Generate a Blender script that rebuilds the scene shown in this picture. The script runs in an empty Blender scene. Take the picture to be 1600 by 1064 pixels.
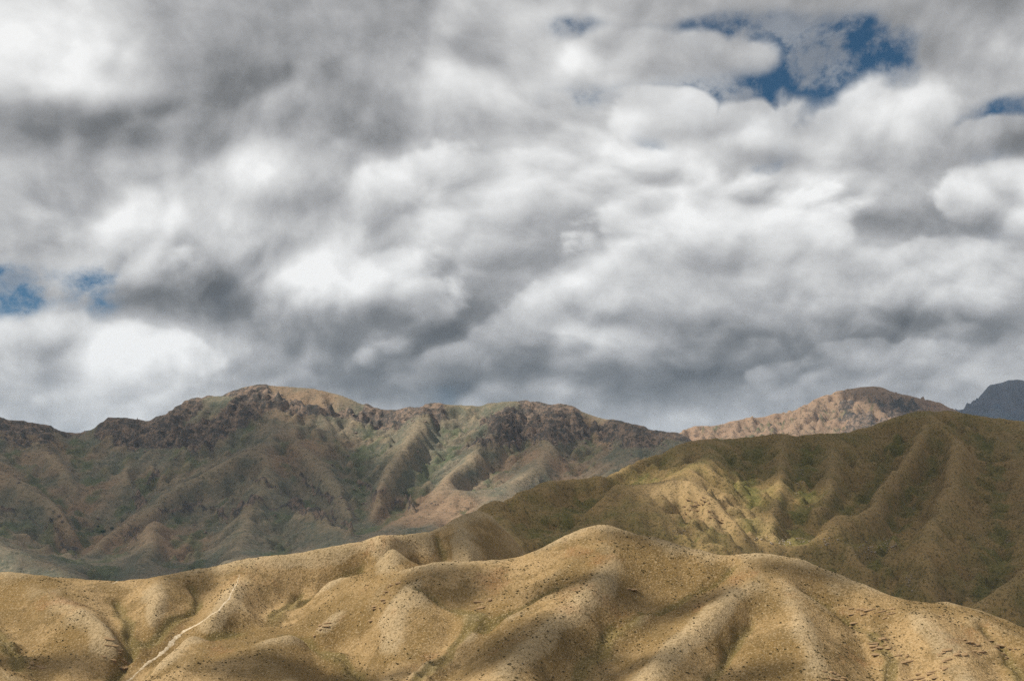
import bpy, math
import numpy as np

# ------------------------------------------------------------------ camera, sky, sun, exposure
scene = bpy.context.scene
COL = scene.collection
FPX, HOR = 1800.0, 780.0                       # focal length in photo pixels, photo row of the horizon
PITCH = math.atan((HOR - 532.0) / FPX)
cam_d = bpy.data.cameras.new('camera')
cam = bpy.data.objects.new('camera', cam_d)
COL.objects.link(cam)
cam_d.sensor_width = 36.0
cam_d.lens = 36.0 * FPX / 1600.0
cam_d.clip_start = 1.0
cam_d.clip_end = 90000.0
cam.location = (0, 0, 0)
cam.rotation_euler = (math.pi / 2 + PITCH, 0, 0)
scene.camera = cam

SUN_EL, SUN_AZ = math.radians(47), math.radians(-104)      # azimuth measured from +Y towards +X
SUN = np.array([math.cos(SUN_EL) * math.sin(SUN_AZ), math.cos(SUN_EL) * math.cos(SUN_AZ), math.sin(SUN_EL)])
sd = bpy.data.lights.new('sun', 'SUN')
sd.energy = 5.0
sd.angle = math.radians(0.6)
sd.color = (1.0, 0.93, 0.82)
sun = bpy.data.objects.new('sun', sd)
COL.objects.link(sun)
sun.rotation_euler = (math.pi / 2 - SUN_EL, 0, math.pi - SUN_AZ)
vs = scene.view_settings
vs.view_transform = 'Standard'
vs.look = 'None'
vs.exposure = 0.0
vs.gamma = 1.0
vs.use_curve_mapping = False
cy = scene.cycles
cy.max_bounces = 4
cy.diffuse_bounces = 2
cy.glossy_bounces = 1
cy.volume_bounces = 1
cy.transparent_max_bounces = 16
cy.use_adaptive_sampling = True
cy.adaptive_threshold = 0.015
cy.adaptive_min_samples = 32
cy.use_denoising = False


def ray(px, py):
    """unit-depth world ray (Y = 1) through a photo pixel"""
    a, b = (px - 800.0) / FPX, (532.0 - py) / FPX
    c, s = math.cos(PITCH), math.sin(PITCH)
    y, z = c - b * s, s + b * c
    return a / y, 1.0, z / y


def at(px, py, Y):
    r = ray(px, py)
    return (r[0] * Y, Y, r[2] * Y)


def project(x, y, z):
    c, s = math.cos(PITCH), math.sin(PITCH)
    d = y * c + z * s
    u = -y * s + z * c
    return 800.0 + FPX * x / d, 532.0 - FPX * u / d


class NT:
    """small helper to write node trees"""
    def __init__(self, tree):
        self.t = tree
        tree.nodes.clear()

    def n(self, typ, ins=None, **props):
        nd = self.t.nodes.new(typ)
        for k, v in props.items():
            setattr(nd, k, v)
        for k, v in (ins or {}).items():
            self.set(nd, k, v)
        return nd

    def set(self, nd, k, v):
        sock = nd.inputs[k]
        if isinstance(v, bpy.types.NodeSocket):
            self.t.links.new(v, sock)
        elif isinstance(v, bpy.types.Node):
            self.t.links.new(v.outputs[0], sock)
        else:
            sock.default_value = v

    def m(self, op, a, b=0.0, c=0.0, clamp=False):
        nd = self.n('ShaderNodeMath', operation=op, use_clamp=clamp)
        self.set(nd, 0, a)
        self.set(nd, 1, b)
        self.set(nd, 2, c)
        return nd.outputs[0]

    def v(self, op, a, b=(0, 0, 0), c=(0, 0, 0), out=0):
        nd = self.n('ShaderNodeVectorMath', operation=op)
        self.set(nd, 0, a)
        self.set(nd, 1, b)
        if op == 'MULTIPLY_ADD':
            self.set(nd, 2, c)
        return nd.outputs[out]

    def scale(self, a, f):
        nd = self.n('ShaderNodeVectorMath', operation='SCALE')
        self.set(nd, 0, a)
        self.set(nd, 'Scale', f)
        return nd.outputs[0]

    def noise(self, vec, scale, detail=4, rough=0.5, dist=0.0, dim='3D', out=0, norm=True):
        nd = self.n('ShaderNodeTexNoise', noise_dimensions=dim, normalize=norm)
        self.set(nd, 'Vector', vec)
        self.set(nd, 'Scale', scale)
        self.set(nd, 'Detail', detail)
        self.set(nd, 'Roughness', rough)
        self.set(nd, 'Distortion', dist)
        return nd.outputs[out]

    def mr(self, val, a, b, c=0.0, d=1.0, smooth=True):
        nd = self.n('ShaderNodeMapRange', interpolation_type='SMOOTHSTEP' if smooth else 'LINEAR')
        for i, q in enumerate((val, a, b, c, d)):
            self.set(nd, i, q)
        return nd.outputs[0]

    def mix(self, f, a, b, mode='MIX'):
        nd = self.n('ShaderNodeMix', data_type='RGBA', blend_type=mode)
        self.set(nd, 0, f)
        self.set(nd, 6, a if not isinstance(a, tuple) else (*a, 1.0)[:4])
        self.set(nd, 7, b if not isinstance(b, tuple) else (*b, 1.0)[:4])
        return nd.outputs[2]

    def ramp(self, f, stops, interp='EASE'):
        nd = self.n('ShaderNodeValToRGB')
        cr = nd.color_ramp
        cr.interpolation = interp
        while len(cr.elements) < len(stops):
            cr.elements.new(0.5)
        for e, (p, c) in zip(cr.elements, stops):
            e.position = p
            e.color = (*c, 1.0) if len(c) == 3 else c
        self.set(nd, 0, f)
        return nd.outputs[0]


# ---- sky: physical blue sky behind a broken deck of cumulus, all in sky directions
world = bpy.data.worlds.new('World')
scene.world = world
world.use_nodes = True
w = NT(world.node_tree)
tc = w.n('ShaderNodeTexCoord')
D = w.v('NORMALIZE', tc.outputs['Generated'])
sp = w.n('ShaderNodeSeparateXYZ', {0: D})
dx, dy, dz = sp.outputs
az = w.m('ARCTAN2', dx, dy)
el = w.m('ARCSINE', dz)
# cloud-deck coordinates: clouds shrink and flatten towards the horizon
den = w.m('ADD', w.m('ABSOLUTE', dz), 0.72)
deck = w.n('ShaderNodeCombineXYZ', {0: w.m('DIVIDE', dx, den), 1: w.m('DIVIDE', dy, den), 2: 0.0}).outputs[0]
w1 = w.noise(deck, 2.6, 3, 0.5, dim='2D', out=1)
w2 = w.noise(deck, 9.0, 3, 0.55, dim='2D', out=1)
warp1 = w.v('SUBTRACT', w1, (0.5, 0.5, 0.5))
warp2 = w.v('SUBTRACT', w2, (0.5, 0.5, 0.5))
deckw = w.v('MULTIPLY_ADD', warp1, (0.09, 0.09, 0.0), deck)
deckw = w.v('MULTIPLY_ADD', warp2, (0.010, 0.010, 0.0), deckw)


def lobes(coord, sc_):
    """rounded cauliflower lobes of one size"""
    nd = w.n('ShaderNodeTexVoronoi', {'Vector': w.v('ADD', coord, (sc_ * 0.37, sc_ * 0.21, 0)), 'Scale': sc_, 'Randomness': 1.0},
             voronoi_dimensions='2D', feature='SMOOTH_F1')
    nd.inputs['Smoothness'].default_value = 0.42
    d = nd.outputs['Distance']
    return w.m('SUBTRACT', 1.0, w.m('MULTIPLY', d, d))


p0 = relief = None
deckl = w.v('MULTIPLY_ADD', warp2, (0.016, 0.016, 0.0), deckw)
rag = None
for sc_, amp, wt, cs in ((5.0, 0.50, 0.55, 3.1), (11.0, 0.30, 0.62, 5.3), (24.0, 0.14, 0.42, 7.9)):
    h0 = lobes(deckl, sc_)
    h1 = lobes(w.v('ADD', deckl, (-0.10 / sc_, -0.26 / sc_, 0.0)), sc_)      # a step towards the light
    crisp = w.mr(w.noise(deck, cs, 2, 0.5, dim='2D'), 0.42, 0.66, 0.12, 1.3)    # some parts of the deck are smooth, some lumpy
    q = w.m('MULTIPLY', w.m('MULTIPLY', w.m('SUBTRACT', h0, h1), wt), crisp)
    relief = q if relief is None else w.m('ADD', relief, q)
    q = w.m('MULTIPLY', w.m('SUBTRACT', h0, 0.7), amp)
    p0 = q if p0 is None else w.m('ADD', p0, q)
    if sc_ > 6:
        q = w.m('MULTIPLY', w.m('SUBTRACT', h0, 0.72), amp * 2.6)
        rag = q if rag is None else w.m('ADD', rag, q)
for sc_, wt in ((8.0, 0.085), (17.0, 0.09)):
    n0 = w.noise(deckw, sc_, 5, 0.52, dim='2D', norm=False)
    n1 = w.noise(w.v('ADD', deckw, (-0.12 / sc_, -0.30 / sc_, 0.0)), sc_, 5, 0.52, dim='2D', norm=False)
    relief = w.m('ADD', relief, w.m('MULTIPLY', w.m('SUBTRACT', n0, n1), wt))
    rag = w.m('MULTIPLY_ADD', n0, 0.16, rag)
fine = w.noise(deckw, 18.0, 5, 0.55, dim='2D', norm=False)
broad = w.noise(deckw, 1.5, 3, 0.5, dim='2D', norm=False)
ae = w.n('ShaderNodeCombineXYZ', {0: az, 1: el, 2: 0.0}).outputs[0]
aew = w.v('MULTIPLY_ADD', warp1, (0.06, 0.04, 0.0), ae)
aew = w.v('MULTIPLY_ADD', warp2, (0.03, 0.022, 0.0), aew)


def blob(px, py, rx, ry, amp):
    """a soft cloud body (or a gap) centred on a direction of the sky"""
    r = ray(px, py)
    l = math.sqrt(r[0] ** 2 + 1 + r[2] ** 2)
    a, e = math.atan2(r[0], 1.0), math.asin(r[2] / l)
    s = (FPX / rx, FPX / ry, 0.0)
    q = w.v('MULTIPLY_ADD', aew, s, (-a * s[0], -e * s[1], 0.0))
    d = w.v('LENGTH', q, out=1)
    return w.mr(d, 0.15, 1.55, amp, 0.0)


def total(lst):
    t = None
    for b in lst:
        q = blob(*b)
        t = q if t is None else w.m('ADD', t, q)
    return t


LIGHT = [(60, 90, 150, 100, 0.34), (450, 395, 150, 60, 0.16), (560, 430, 90, 55, 0.16), (850, 262, 300, 42, 0.24),
         (1110, 355, 150, 60, 0.34), (1590, 310, 90, 70, 0.28), (930, 440, 130, 75, 0.22), (1260, 425, 170, 70, 0.16),
         (20, 540, 130, 60, 0.30), (250, 550, 120, 60, 0.14), (1370, 175, 90, 60, 0.24), (1010, 110, 240, 60, 0.14),
         (1030, 200, 60, 60, 0.10), (420, 250, 240, 50, 0.16), (150, 350, 200, 60, 0.10), (1500, 90, 160, 90, 0.06),
         (1280, 275, 130, 50, 0.10), (1330, 580, 170, 26, 0.16), (700, 330, 90, 60, 0.12),
         (120, 195, 190, 42, -0.42), (430, 110, 210, 110, -0.26), (570, 15, 160, 60, -0.12), (540, 505, 230, 55, -0.44),
         (700, 455, 170, 60, -0.20), (860, 325, 140, 60, -0.20), (1140, 548, 110, 42, -0.40), (1420, 490, 220, 60, -0.30),
         (270, 450, 95, 52, -0.26), (800, 590, 420, 50, -0.26), (350, 600, 200, 40, -0.16), (1560, 10, 120, 60, -0.16),
         (1500, 430, 120, 60, -0.10), (1580, 240, 90, 30, -0.12)]
GAPS = [(1318, 96, 112, 62, 1.15), (1130, 48, 130, 28, 0.72), (895, 48, 60, 20, 0.30), (1110, 165, 120, 66, 1.05),
        (1235, 190, 90, 40, 0.95), (1160, 268, 58, 40, 1.1), (1565, 178, 110, 28, 0.85), (1545, 245, 46, 20, 0.50),
        (-35, 450, 105, 40, 0.9), (150, 450, 44, 46, 0.62), (1000, 235, 34, 22, 0.45), (905, 160, 60, 26, 0.36)]
bright = w.m('ADD', total(LIGHT), 0.60)
# single cumulus bodies: lumpy bright crown, soft grey base
BODIES = [(800, 570, 190, 50, 0.50, 0.36), (1330, 575, 150, 40, 0.66, 0.46), (160, 570, 170, 66, 0.84, 0.56), (1150, 540, 100, 52, 0.52, 0.30),
          (1440, 470, 210, 96, 0.80, 0.30), (920, 460, 130, 84, 0.84, 0.50), (270, 455, 90, 66, 0.64, 0.42), (510, 470, 190, 104, 0.80, 0.20),
          (1100, 375, 190, 80, 0.98, 0.62), (1580, 335, 110, 78, 0.95, 0.60), (760, 300, 270, 74, 0.90, 0.52), (1545, 235, 110, 52, 0.68, 0.52),
          (1150, 215, 56, 50, 0.74, 0.60), (1025, 210, 70, 62, 0.76, 0.60), (1310, 215, 165, 84, 0.88, 0.56), (1010, 110, 220, 52, 0.70, 0.56)]
solid = None
for px_, py_, rx_, ry_, top_, bot_ in BODIES:
    r_ = ray(px_, py_)
    l_ = math.sqrt(r_[0] ** 2 + 1 + r_[2] ** 2)
    a_, e_ = math.atan2(r_[0], 1.0), math.asin(r_[2] / l_)
    sx_, sy_ = FPX / rx_, FPX / ry_
    qv = w.v('MULTIPLY_ADD', aew, (sx_, sy_, 0.0), (-a_ * sx_, -e_ * sy_, 0.0))
    rr_ = w.m('SUBTRACT', w.v('LENGTH', qv, out=1), rag)
    vv = w.n('ShaderNodeSeparateXYZ', {0: qv}).outputs[1]
    msk = w.m('MULTIPLY', w.mr(rr_, 1.06, 0.80), w.mr(vv, -0.95, -0.05))
    tone = w.mr(w.m('MULTIPLY_ADD', rag, 0.5, vv), -0.75, 0.85, bot_, top_)
    nd = w.n('ShaderNodeMix', data_type='FLOAT')
    w.set(nd, 0, w.m('MULTIPLY', msk, 0.88))
    w.set(nd, 2, bright)
    w.set(nd, 3, tone)
    bright = nd.outputs[0]
    solid = msk if solid is None else w.m('MAXIMUM', solid, msk)
bright = w.m('MULTIPLY_ADD', relief, 0.85, bright)
bright = w.m('MULTIPLY_ADD', fine, 0.06, bright)
bright = w.m('MULTIPLY_ADD', broad, 0.10, bright)
bright = w.m('MULTIPLY_ADD', p0, 0.12, bright)
bright = w.m('MULTIPLY_ADD', w.m('SUBTRACT', bright, 0.6), 1.22, 0.60)
cloud_c = w.ramp(bright, [(0.0, (0.10, 0.103, 0.108)), (0.25, (0.20, 0.203, 0.208)), (0.5, (0.40, 0.40, 0.405)),
                          (0.75, (0.66, 0.66, 0.655)), (1.0, (0.93, 0.93, 0.92))], 'LINEAR')
holes = total(GAPS)
wisp = w.noise(deckw, 9.0, 6, 0.58, dim='2D', norm=False)
gap = w.m('MULTIPLY_ADD', p0, -0.80, holes)
gap = w.m('MULTIPLY_ADD', wisp, w.m('MULTIPLY', w.m('MINIMUM', holes, 0.5), 2.0), gap)
veil = w.mr(w.noise(deckw, 17.0, 6, 0.62, dim='2D'), 0.36, 0.56, 0.45, 1.0)
gapm = w.m('MULTIPLY', w.m('MULTIPLY', w.mr(gap, 0.0, 0.95), veil), w.m('SUBTRACT', 0.97, w.m('MULTIPLY', solid, 0.9)))
sky = w.n('ShaderNodeTexSky', sky_type='NISHITA', sun_disc=False)
sky.sun_elevation = SUN_EL
sky.sun_rotation = SUN_AZ
sky.altitude = 3500
sky.air_density = 1.0
sky.dust_density = 0.0
sky.ozone_density = 4.0
blue = w.scale(w.n('ShaderNodeHueSaturation', {'Hue': 0.485, 'Saturation': 1.3, 'Color': sky.outputs[0]}).outputs[0], 0.05)
mixc = w.mix(gapm, cloud_c, blue)
bg = w.n('ShaderNodeBackground', {0: mixc, 1: 1.0})
wo = w.n('ShaderNodeOutputWorld', {0: bg})
world.cycles.sampling_method = 'MANUAL'
world.cycles.sample_map_resolution = 512


# ------------------------------------------------------------------ terrain tools
RNG = np.random.default_rng(11)
_perm = RNG.permutation(256)
_perm = np.concatenate([_perm, _perm, _perm])
_ga = RNG.random(256) * 2 * np.pi
_gx, _gy = np.cos(_ga), np.sin(_ga)


def perlin(x, y, seed=0):
    xi, yi = np.floor(x).astype(np.int64), np.floor(y).astype(np.int64)
    xf, yf = x - xi, y - yi
    u, v = xf * xf * xf * (xf * (xf * 6 - 15) + 10), yf * yf * yf * (yf * (yf * 6 - 15) + 10)
    xi = (xi + seed * 37) & 255
    yi = (yi + seed * 91) & 255

    def g(ix, iy, fx, fy):
        h = _perm[_perm[ix] + iy]
        return _gx[h] * fx + _gy[h] * fy
    a = g(xi, yi, xf, yf)
    b = g((xi + 1) & 255, yi, xf - 1, yf)
    c = g(xi, (yi + 1) & 255, xf, yf - 1)
    d = g((xi + 1) & 255, (yi + 1) & 255, xf - 1, yf - 1)
    return ((a + u * (b - a)) * (1 - v) + (c + u * (d - c)) * v) * 1.5


def fbm(x, y, wl, octs=4, gain=0.5, seed=0, ridged=False):
    t = np.zeros_like(x)
    amp = 1.0
    for k in range(octs):
        n = perlin(x / wl + k * 7.3, y / wl - k * 3.1, seed + k)
        t += amp * ((1 - 2 * np.abs(n)) if ridged else n)
        amp *= gain
        wl *= 0.5
    return t


def smooth(e0, e1, v):
    t = np.clip((v - e0) / (e1 - e0), 0, 1)
    return t * t * (3 - 2 * t)


def blur(z, sig):
    r = int(max(1, round(sig * 3)))
    k = np.exp(-0.5 * (np.arange(-r, r + 1) / sig) ** 2)
    k /= k.sum()
    for ax in (0, 1):
        pad = [(0, 0), (0, 0)]
        pad[ax] = (r, r)
        q = np.pad(z, pad, mode='edge')
        o = np.zeros_like(z)
        for i, wt in enumerate(k):
            sl = [slice(None), slice(None)]
            sl[ax] = slice(i, i + z.shape[ax])
            o += wt * q[tuple(sl)]
        z = o
    return z


class Land:
    """height field on a regular grid, drawn through ridge and gully lines"""
    def __init__(self, x0, x1, y0, y1, cell):
        self.x0, self.y0, self.c = x0, y0, cell
        self.nx, self.ny = int((x1 - x0) / cell) + 1, int((y1 - y0) / cell) + 1
        self.X, self.Y = np.meshgrid(x0 + np.arange(self.nx) * cell, y0 + np.arange(self.ny) * cell)
        self.lines = []
        self.cuts = []

    def px(self, *pts):
        self.lines.append(np.array([at(*p) for p in pts]))

    def ln(self, kind, shift, *pts):
        """a ridge ('r', bulging), a gully ('g', cut in) or a plain line ('n') down a slope"""
        k = {'r': -1.0, 'g': 1.0, 'n': 0.0}[kind] * shift
        q = [at(p[0], p[1], p[2] + (k if i else 0.3 * k)) for i, p in enumerate(pts)]
        self.lines.append(np.array(q))
        if kind == 'g':
            self.cuts.append(np.array(q))

    def vcut(self, depth, sig):
        """sharpen the gully floors"""
        m = np.zeros((self.ny, self.nx))
        for L in self.cuts:
            for a, b in zip(L[:-1], L[1:]):
                n = int(np.hypot(*(b - a)[:2]) / (self.c * 0.5)) + 2
                p = a + (b - a) * np.linspace(0, 1, n)[:, None]
                p[:, 0] += 3 * self.c * perlin(p[:, 1] / (self.c * 14), p[:, 0] / (self.c * 14), 3)
                ix = np.clip(np.round((p[:, 0] - self.x0) / self.c).astype(int), 0, self.nx - 1)
                iy = np.clip(np.round((p[:, 1] - self.y0) / self.c).astype(int), 0, self.ny - 1)
                m[iy, ix] = 1
        a, b = blur(m, sig), blur(m, sig * 3)
        cut = np.clip(a / a.max() * 1.6, 0, 1) * 0.55 + np.clip(b / b.max() * 1.6, 0, 1) * 0.45
        self.Z = self.Z - depth * cut
        self.gully = cut

    def xyz(self, *pts):
        self.lines.append(np.array(pts, float))

    def back(self, pts, steps):
        """the far side of a crest: steps of (metres behind, metres under the line of sight)"""
        for dY, drop in steps:
            self.lines.append(np.array([(x * (y + dY) / y, y + dY, z * (y + dY) / y - drop)
                                        for x, y, z in [at(*p) for p in pts]]))

    def solve(self, iters=60, floor=-150.0, soft=2.0, tension=0.12):
        sm, ct = np.zeros((self.ny, self.nx)), np.zeros((self.ny, self.nx))
        for L in self.lines:
            for a, b in zip(L[:-1], L[1:]):
                n = int(np.hypot(*(b - a)[:2]) / (self.c * 0.5)) + 2
                p = a + (b - a) * np.linspace(0, 1, n)[:, None]
                ix = np.round((p[:, 0] - self.x0) / self.c).astype(int)
                iy = np.round((p[:, 1] - self.y0) / self.c).astype(int)
                ok = (ix >= 0) & (ix < self.nx) & (iy >= 0) & (iy < self.ny)
                np.add.at(sm, (iy[ok], ix[ok]), p[ok, 2])
                np.add.at(ct, (iy[ok], ix[ok]), 1)
        pyr = [(sm, ct)]
        while min(pyr[-1][0].shape) > 12:
            s, c = pyr[-1]
            py_, px_ = s.shape[0] % 2, s.shape[1] % 2
            s, c = np.pad(s, ((0, py_), (0, px_))), np.pad(c, ((0, py_), (0, px_)))
            f = lambda q: q[0::2, 0::2] + q[1::2, 0::2] + q[0::2, 1::2] + q[1::2, 1::2]
            pyr.append((f(s), f(c)))
        z = None
        for s, c in reversed(pyr):
            m = c > 0
            val = np.where(m, s / np.maximum(c, 1e-9), 0)
            if z is None:
                z = np.full(s.shape, val[m].mean() if m.any() else floor)
                it = 400
            else:
                z = np.repeat(np.repeat(z, 2, 0), 2, 1)[:s.shape[0], :s.shape[1]]
                it = 900 if z.size < 20000 else 450 if z.size < 45000 else 160 if z.size < 170000 else iters
            for _ in range(it):          # thin plate under some tension
                z[m] = val[m]
                q = np.pad(z, 2, mode='edge')
                n4 = q[1:-3, 2:-2] + q[3:-1, 2:-2] + q[2:-2, 1:-3] + q[2:-2, 3:-1]
                dg = q[1:-3, 1:-3] + q[1:-3, 3:-1] + q[3:-1, 1:-3] + q[3:-1, 3:-1]
                f4 = q[:-4, 2:-2] + q[4:, 2:-2] + q[2:-2, :-4] + q[2:-2, 4:]
                z = z + 0.55 * ((1 - tension) * (0.4 * n4 - 0.1 * dg - 0.05 * f4 - z) + tension * (0.25 * n4 - z))
            z[m] = val[m]
        self.Z = blur(z, soft)

    def carve(self, k, amount=1.0, **kw):
        """run water over a coarser copy of the land and bring the gullies back"""
        c = Land(self.x0, self.x0 + (self.nx - 1) * self.c, self.y0, self.y0 + (self.ny - 1) * self.c, self.c * k)
        c.Z = self.h(c.X, c.Y)
        z0 = c.Z.copy()
        c.erode(**kw)
        d = c.Z - z0
        for src, name in ((d, 'd'), (c.flow, 'flow')):
            c.Z = src
            u = blur(c.h(self.X, self.Y), k * 0.45)
            if name == 'd':
                self.Z = self.Z + amount * u
            else:
                self.flow = u

    def erode(self, n, batches, steps, rate=0.3, seed=1, cap=3.0, soft=0.6, inertia=0.25):
        rng = np.random.default_rng(seed)
        ny, nx, c = self.ny, self.nx, self.c
        z = (self.Z / c).ravel().copy()
        flow = np.zeros(nx * ny)
        delta = np.zeros(nx * ny)
        for b in range(batches):
            x, y = rng.random(n) * (nx - 3) + 1, rng.random(n) * (ny - 3) + 1
            vx, vy = np.zeros(n), np.zeros(n)
            sp_, wat, sed = np.ones(n), np.ones(n), np.zeros(n)
            alive = np.ones(n, bool)
            for s in range(steps):
                ix, iy = x.astype(int), y.astype(int)
                fx, fy = x - ix, y - iy
                i0 = iy * nx + ix
                a, bq, cq, d = z[i0], z[i0 + 1], z[i0 + nx], z[i0 + nx + 1]
                gx = (bq - a) * (1 - fy) + (d - cq) * fy
                gy = (cq - a) * (1 - fx) + (d - bq) * fx
                h = (a * (1 - fx) + bq * fx) * (1 - fy) + (cq * (1 - fx) + d * fx) * fy
                vx, vy = vx * inertia - gx * (1 - inertia), vy * inertia - gy * (1 - inertia)
                l = np.hypot(vx, vy) + 1e-9
                vx, vy = vx / l, vy / l
                x2, y2 = x + vx, y + vy
                alive &= (x2 > 1) & (x2 < nx - 2) & (y2 > 1) & (y2 < ny - 2)
                x2, y2 = np.where(alive, x2, x), np.where(alive, y2, y)
                jx, jy = x2.astype(int), y2.astype(int)
                hx, hy = x2 - jx, y2 - jy
                j0 = jy * nx + jx
                h2 = (z[j0] * (1 - hx) + z[j0 + 1] * hx) * (1 - hy) + (z[j0 + nx] * (1 - hx) + z[j0 + nx + 1] * hx) * hy
                dh = h2 - h
                capn = np.maximum(-dh, 0.01) * sp_ * wat * cap
                dep = np.where(dh > 0, np.minimum(dh, sed), np.where(sed > capn, (sed - capn) * 0.2, -np.minimum((capn - sed) * rate, np.maximum(-dh, 0))))
                dep = np.where(alive, dep, 0)
                sed -= dep
                for off, wt in ((0, (1 - fx) * (1 - fy)), (1, fx * (1 - fy)), (nx, (1 - fx) * fy), (nx + 1, fx * fy)):
                    np.add.at(delta, i0 + off, dep * wt)
                np.add.at(flow, i0, np.where(alive, wat, 0))
                sp_ = np.sqrt(np.maximum(sp_ * sp_ - dh * 2.0, 0.05))
                sp_ = np.minimum(sp_, 4.0)
                wat *= 0.985
                x, y = x2, y2
            dd = blur(delta.reshape(ny, nx), soft)
            z += np.clip(dd, -2.5, 2.5).ravel()
            delta[:] = 0
        self.Z = (z * c).reshape(ny, nx)
        f = blur(np.log1p(flow.reshape(ny, nx)), 0.8)
        self.flow = np.clip((f - np.percentile(f, 40)) / (np.percentile(f, 99.3) - np.percentile(f, 40)), 0, 1)

    def shape_masks(self, sig):
        zb = blur(self.Z, sig)
        lap = blur(self.Z, sig * 0.35) - zb
        s = np.percentile(np.abs(lap), 97)
        self.crest = np.clip(lap / s, -1, 1)
        gy, gx = np.gradient(blur(self.Z, 1.2), self.c)
        self.slope = np.hypot(gx, gy)

    def h(self, x, y):
        u, v = (np.asarray(x) - self.x0) / self.c, (np.asarray(y) - self.y0) / self.c
        u, v = np.clip(u, 0, self.nx - 1.001), np.clip(v, 0, self.ny - 1.001)
        i, j = u.astype(int), v.astype(int)
        f, g = u - i, v - j
        Z = self.Z
        return (Z[j, i] * (1 - f) + Z[j, i + 1] * f) * (1 - g) + (Z[j + 1, i] * (1 - f) + Z[j + 1, i + 1] * f) * g

    def hit(self, px, py):
        """first point where the line of sight through a photo pixel meets this land"""
        r = ray(px, py)
        Ys = np.arange(self.y0 + 2, self.y0 + (self.ny - 2) * self.c, self.c * 0.4)
        g = r[2] * Ys - self.h(r[0] * Ys, Ys)
        k = np.nonzero(g < 0)[0]
        Y = Ys[k[0]] if len(k) else Ys[-1]
        return np.array([r[0] * Y, Y, float(self.h(np.array([r[0] * Y]), np.array([Y]))[0])])

    def build(self, name, mat, attrs=()):
        me = bpy.data.meshes.new(name)
        V = np.stack([self.X, self.Y, self.Z], -1).reshape(-1, 3).astype(np.float32)
        i = (np.arange(self.ny - 1)[:, None] * self.nx + np.arange(self.nx - 1)[None, :]).ravel()
        F = np.stack([i, i + 1, i + self.nx + 1, i + self.nx], -1).astype(np.int32)
        fill_mesh(me, V, F)
        me.shade_smooth()
        for a in attrs:
            at_ = me.attributes.new(a, 'FLOAT', 'POINT')
            at_.data.foreach_set('value', getattr(self, a).astype(np.float32).ravel())
        ob = bpy.data.objects.new(name, me)
        COL.objects.link(ob)
        me.materials.append(mat)
        ob['kind'] = 'structure'
        return ob


def fill_mesh(me, V, F):
    n, k = F.shape
    me.vertices.add(len(V))
    me.vertices.foreach_set('co', np.ascontiguousarray(V, np.float32).ravel())
    me.loops.add(n * k)
    me.loops.foreach_set('vertex_index', np.ascontiguousarray(F, np.int32).ravel())
    me.polygons.add(n)
    me.polygons.foreach_set('loop_start', np.arange(0, n * k, k, dtype=np.int32))
    me.update(calc_edges=True)


# ------------------------------------------------------------------ materials
def new_mat(name):
    m = bpy.data.materials.new(name)
    m.use_nodes = True
    return m, NT(m.node_tree)


def finish(t, col, rough=0.95, bump=None, strength=0.5, dist=1.0, spec=0.1):
    b = t.n('ShaderNodeBsdfPrincipled', {'Base Color': col, 'Roughness': rough, 'Specular IOR Level': spec})
    if bump is not None:
        bp = t.n('ShaderNodeBump', {'Height': bump, 'Strength': strength, 'Distance': dist})
        t.set(b, 'Normal', bp.outputs[0])
    t.n('ShaderNodeOutputMaterial', {0: b})


def attr(t, name):
    return t.n('ShaderNodeAttribute', attribute_name=name).outputs['Fac']


def mat_dry_hill():
    m, t = new_mat('dry_grass_soil')
    P = t.n('ShaderNodeTexCoord').outputs['Object']
    big = t.noise(P, 0.014, 4, 0.6)
    mid = t.noise(P, 0.055, 5, 0.65)
    spk = t.noise(P, 0.55, 4, 0.7)
    fin = t.noise(P, 1.7, 2, 0.6)
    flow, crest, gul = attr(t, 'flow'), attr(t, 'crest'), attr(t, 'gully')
    grain = t.noise(P, 0.95, 3, 0.75)
    col = t.mix(t.mr(big, 0.38, 0.60), (0.385, 0.262, 0.126), (0.205, 0.132, 0.049))
    col = t.mix(t.m('MULTIPLY', t.mr(mid, 0.46, 0.60), 0.75), col, (0.165, 0.108, 0.04))
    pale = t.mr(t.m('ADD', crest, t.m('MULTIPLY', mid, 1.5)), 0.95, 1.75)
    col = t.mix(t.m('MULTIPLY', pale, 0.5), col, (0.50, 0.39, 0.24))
    hollow_mask = t.m('ADD', t.m('MULTIPLY', flow, 0.5), t.m('MULTIPLY', gul, 0.9))
    green = t.m('MULTIPLY', t.mr(t.m('ADD', hollow_mask, t.m('MULTIPLY', t.m('SUBTRACT', mid, 0.5), 1.2)), 0.32, 0.9), 0.7)
    col = t.mix(green, col, (0.13, 0.105, 0.034))  # olive grass along gullies, also painted in to deepen the shade of hollows
    red = t.m('MULTIPLY', t.mr(t.noise(P, 0.03, 4, 0.65), 0.58, 0.72), 0.5)
    col = t.mix(red, col, (0.28, 0.14, 0.06))
    col = t.mix(t.m('MULTIPLY', t.mr(spk, 0.52, 0.62), 0.62), col, (0.14, 0.095, 0.036))
    col = t.mix(t.m('MULTIPLY', t.mr(grain, 0.54, 0.65), 0.66), col, (0.115, 0.08, 0.03))
    col = t.mix(t.m('MULTIPLY', t.mr(grain, 0.36, 0.46, 1.0, 0.0), 0.5), col, (0.50, 0.385, 0.235))
    hgt = t.m('ADD', t.m('MULTIPLY', spk, 0.9), t.m('MULTIPLY', grain, 0.6))
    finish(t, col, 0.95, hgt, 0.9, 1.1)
    return m


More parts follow.
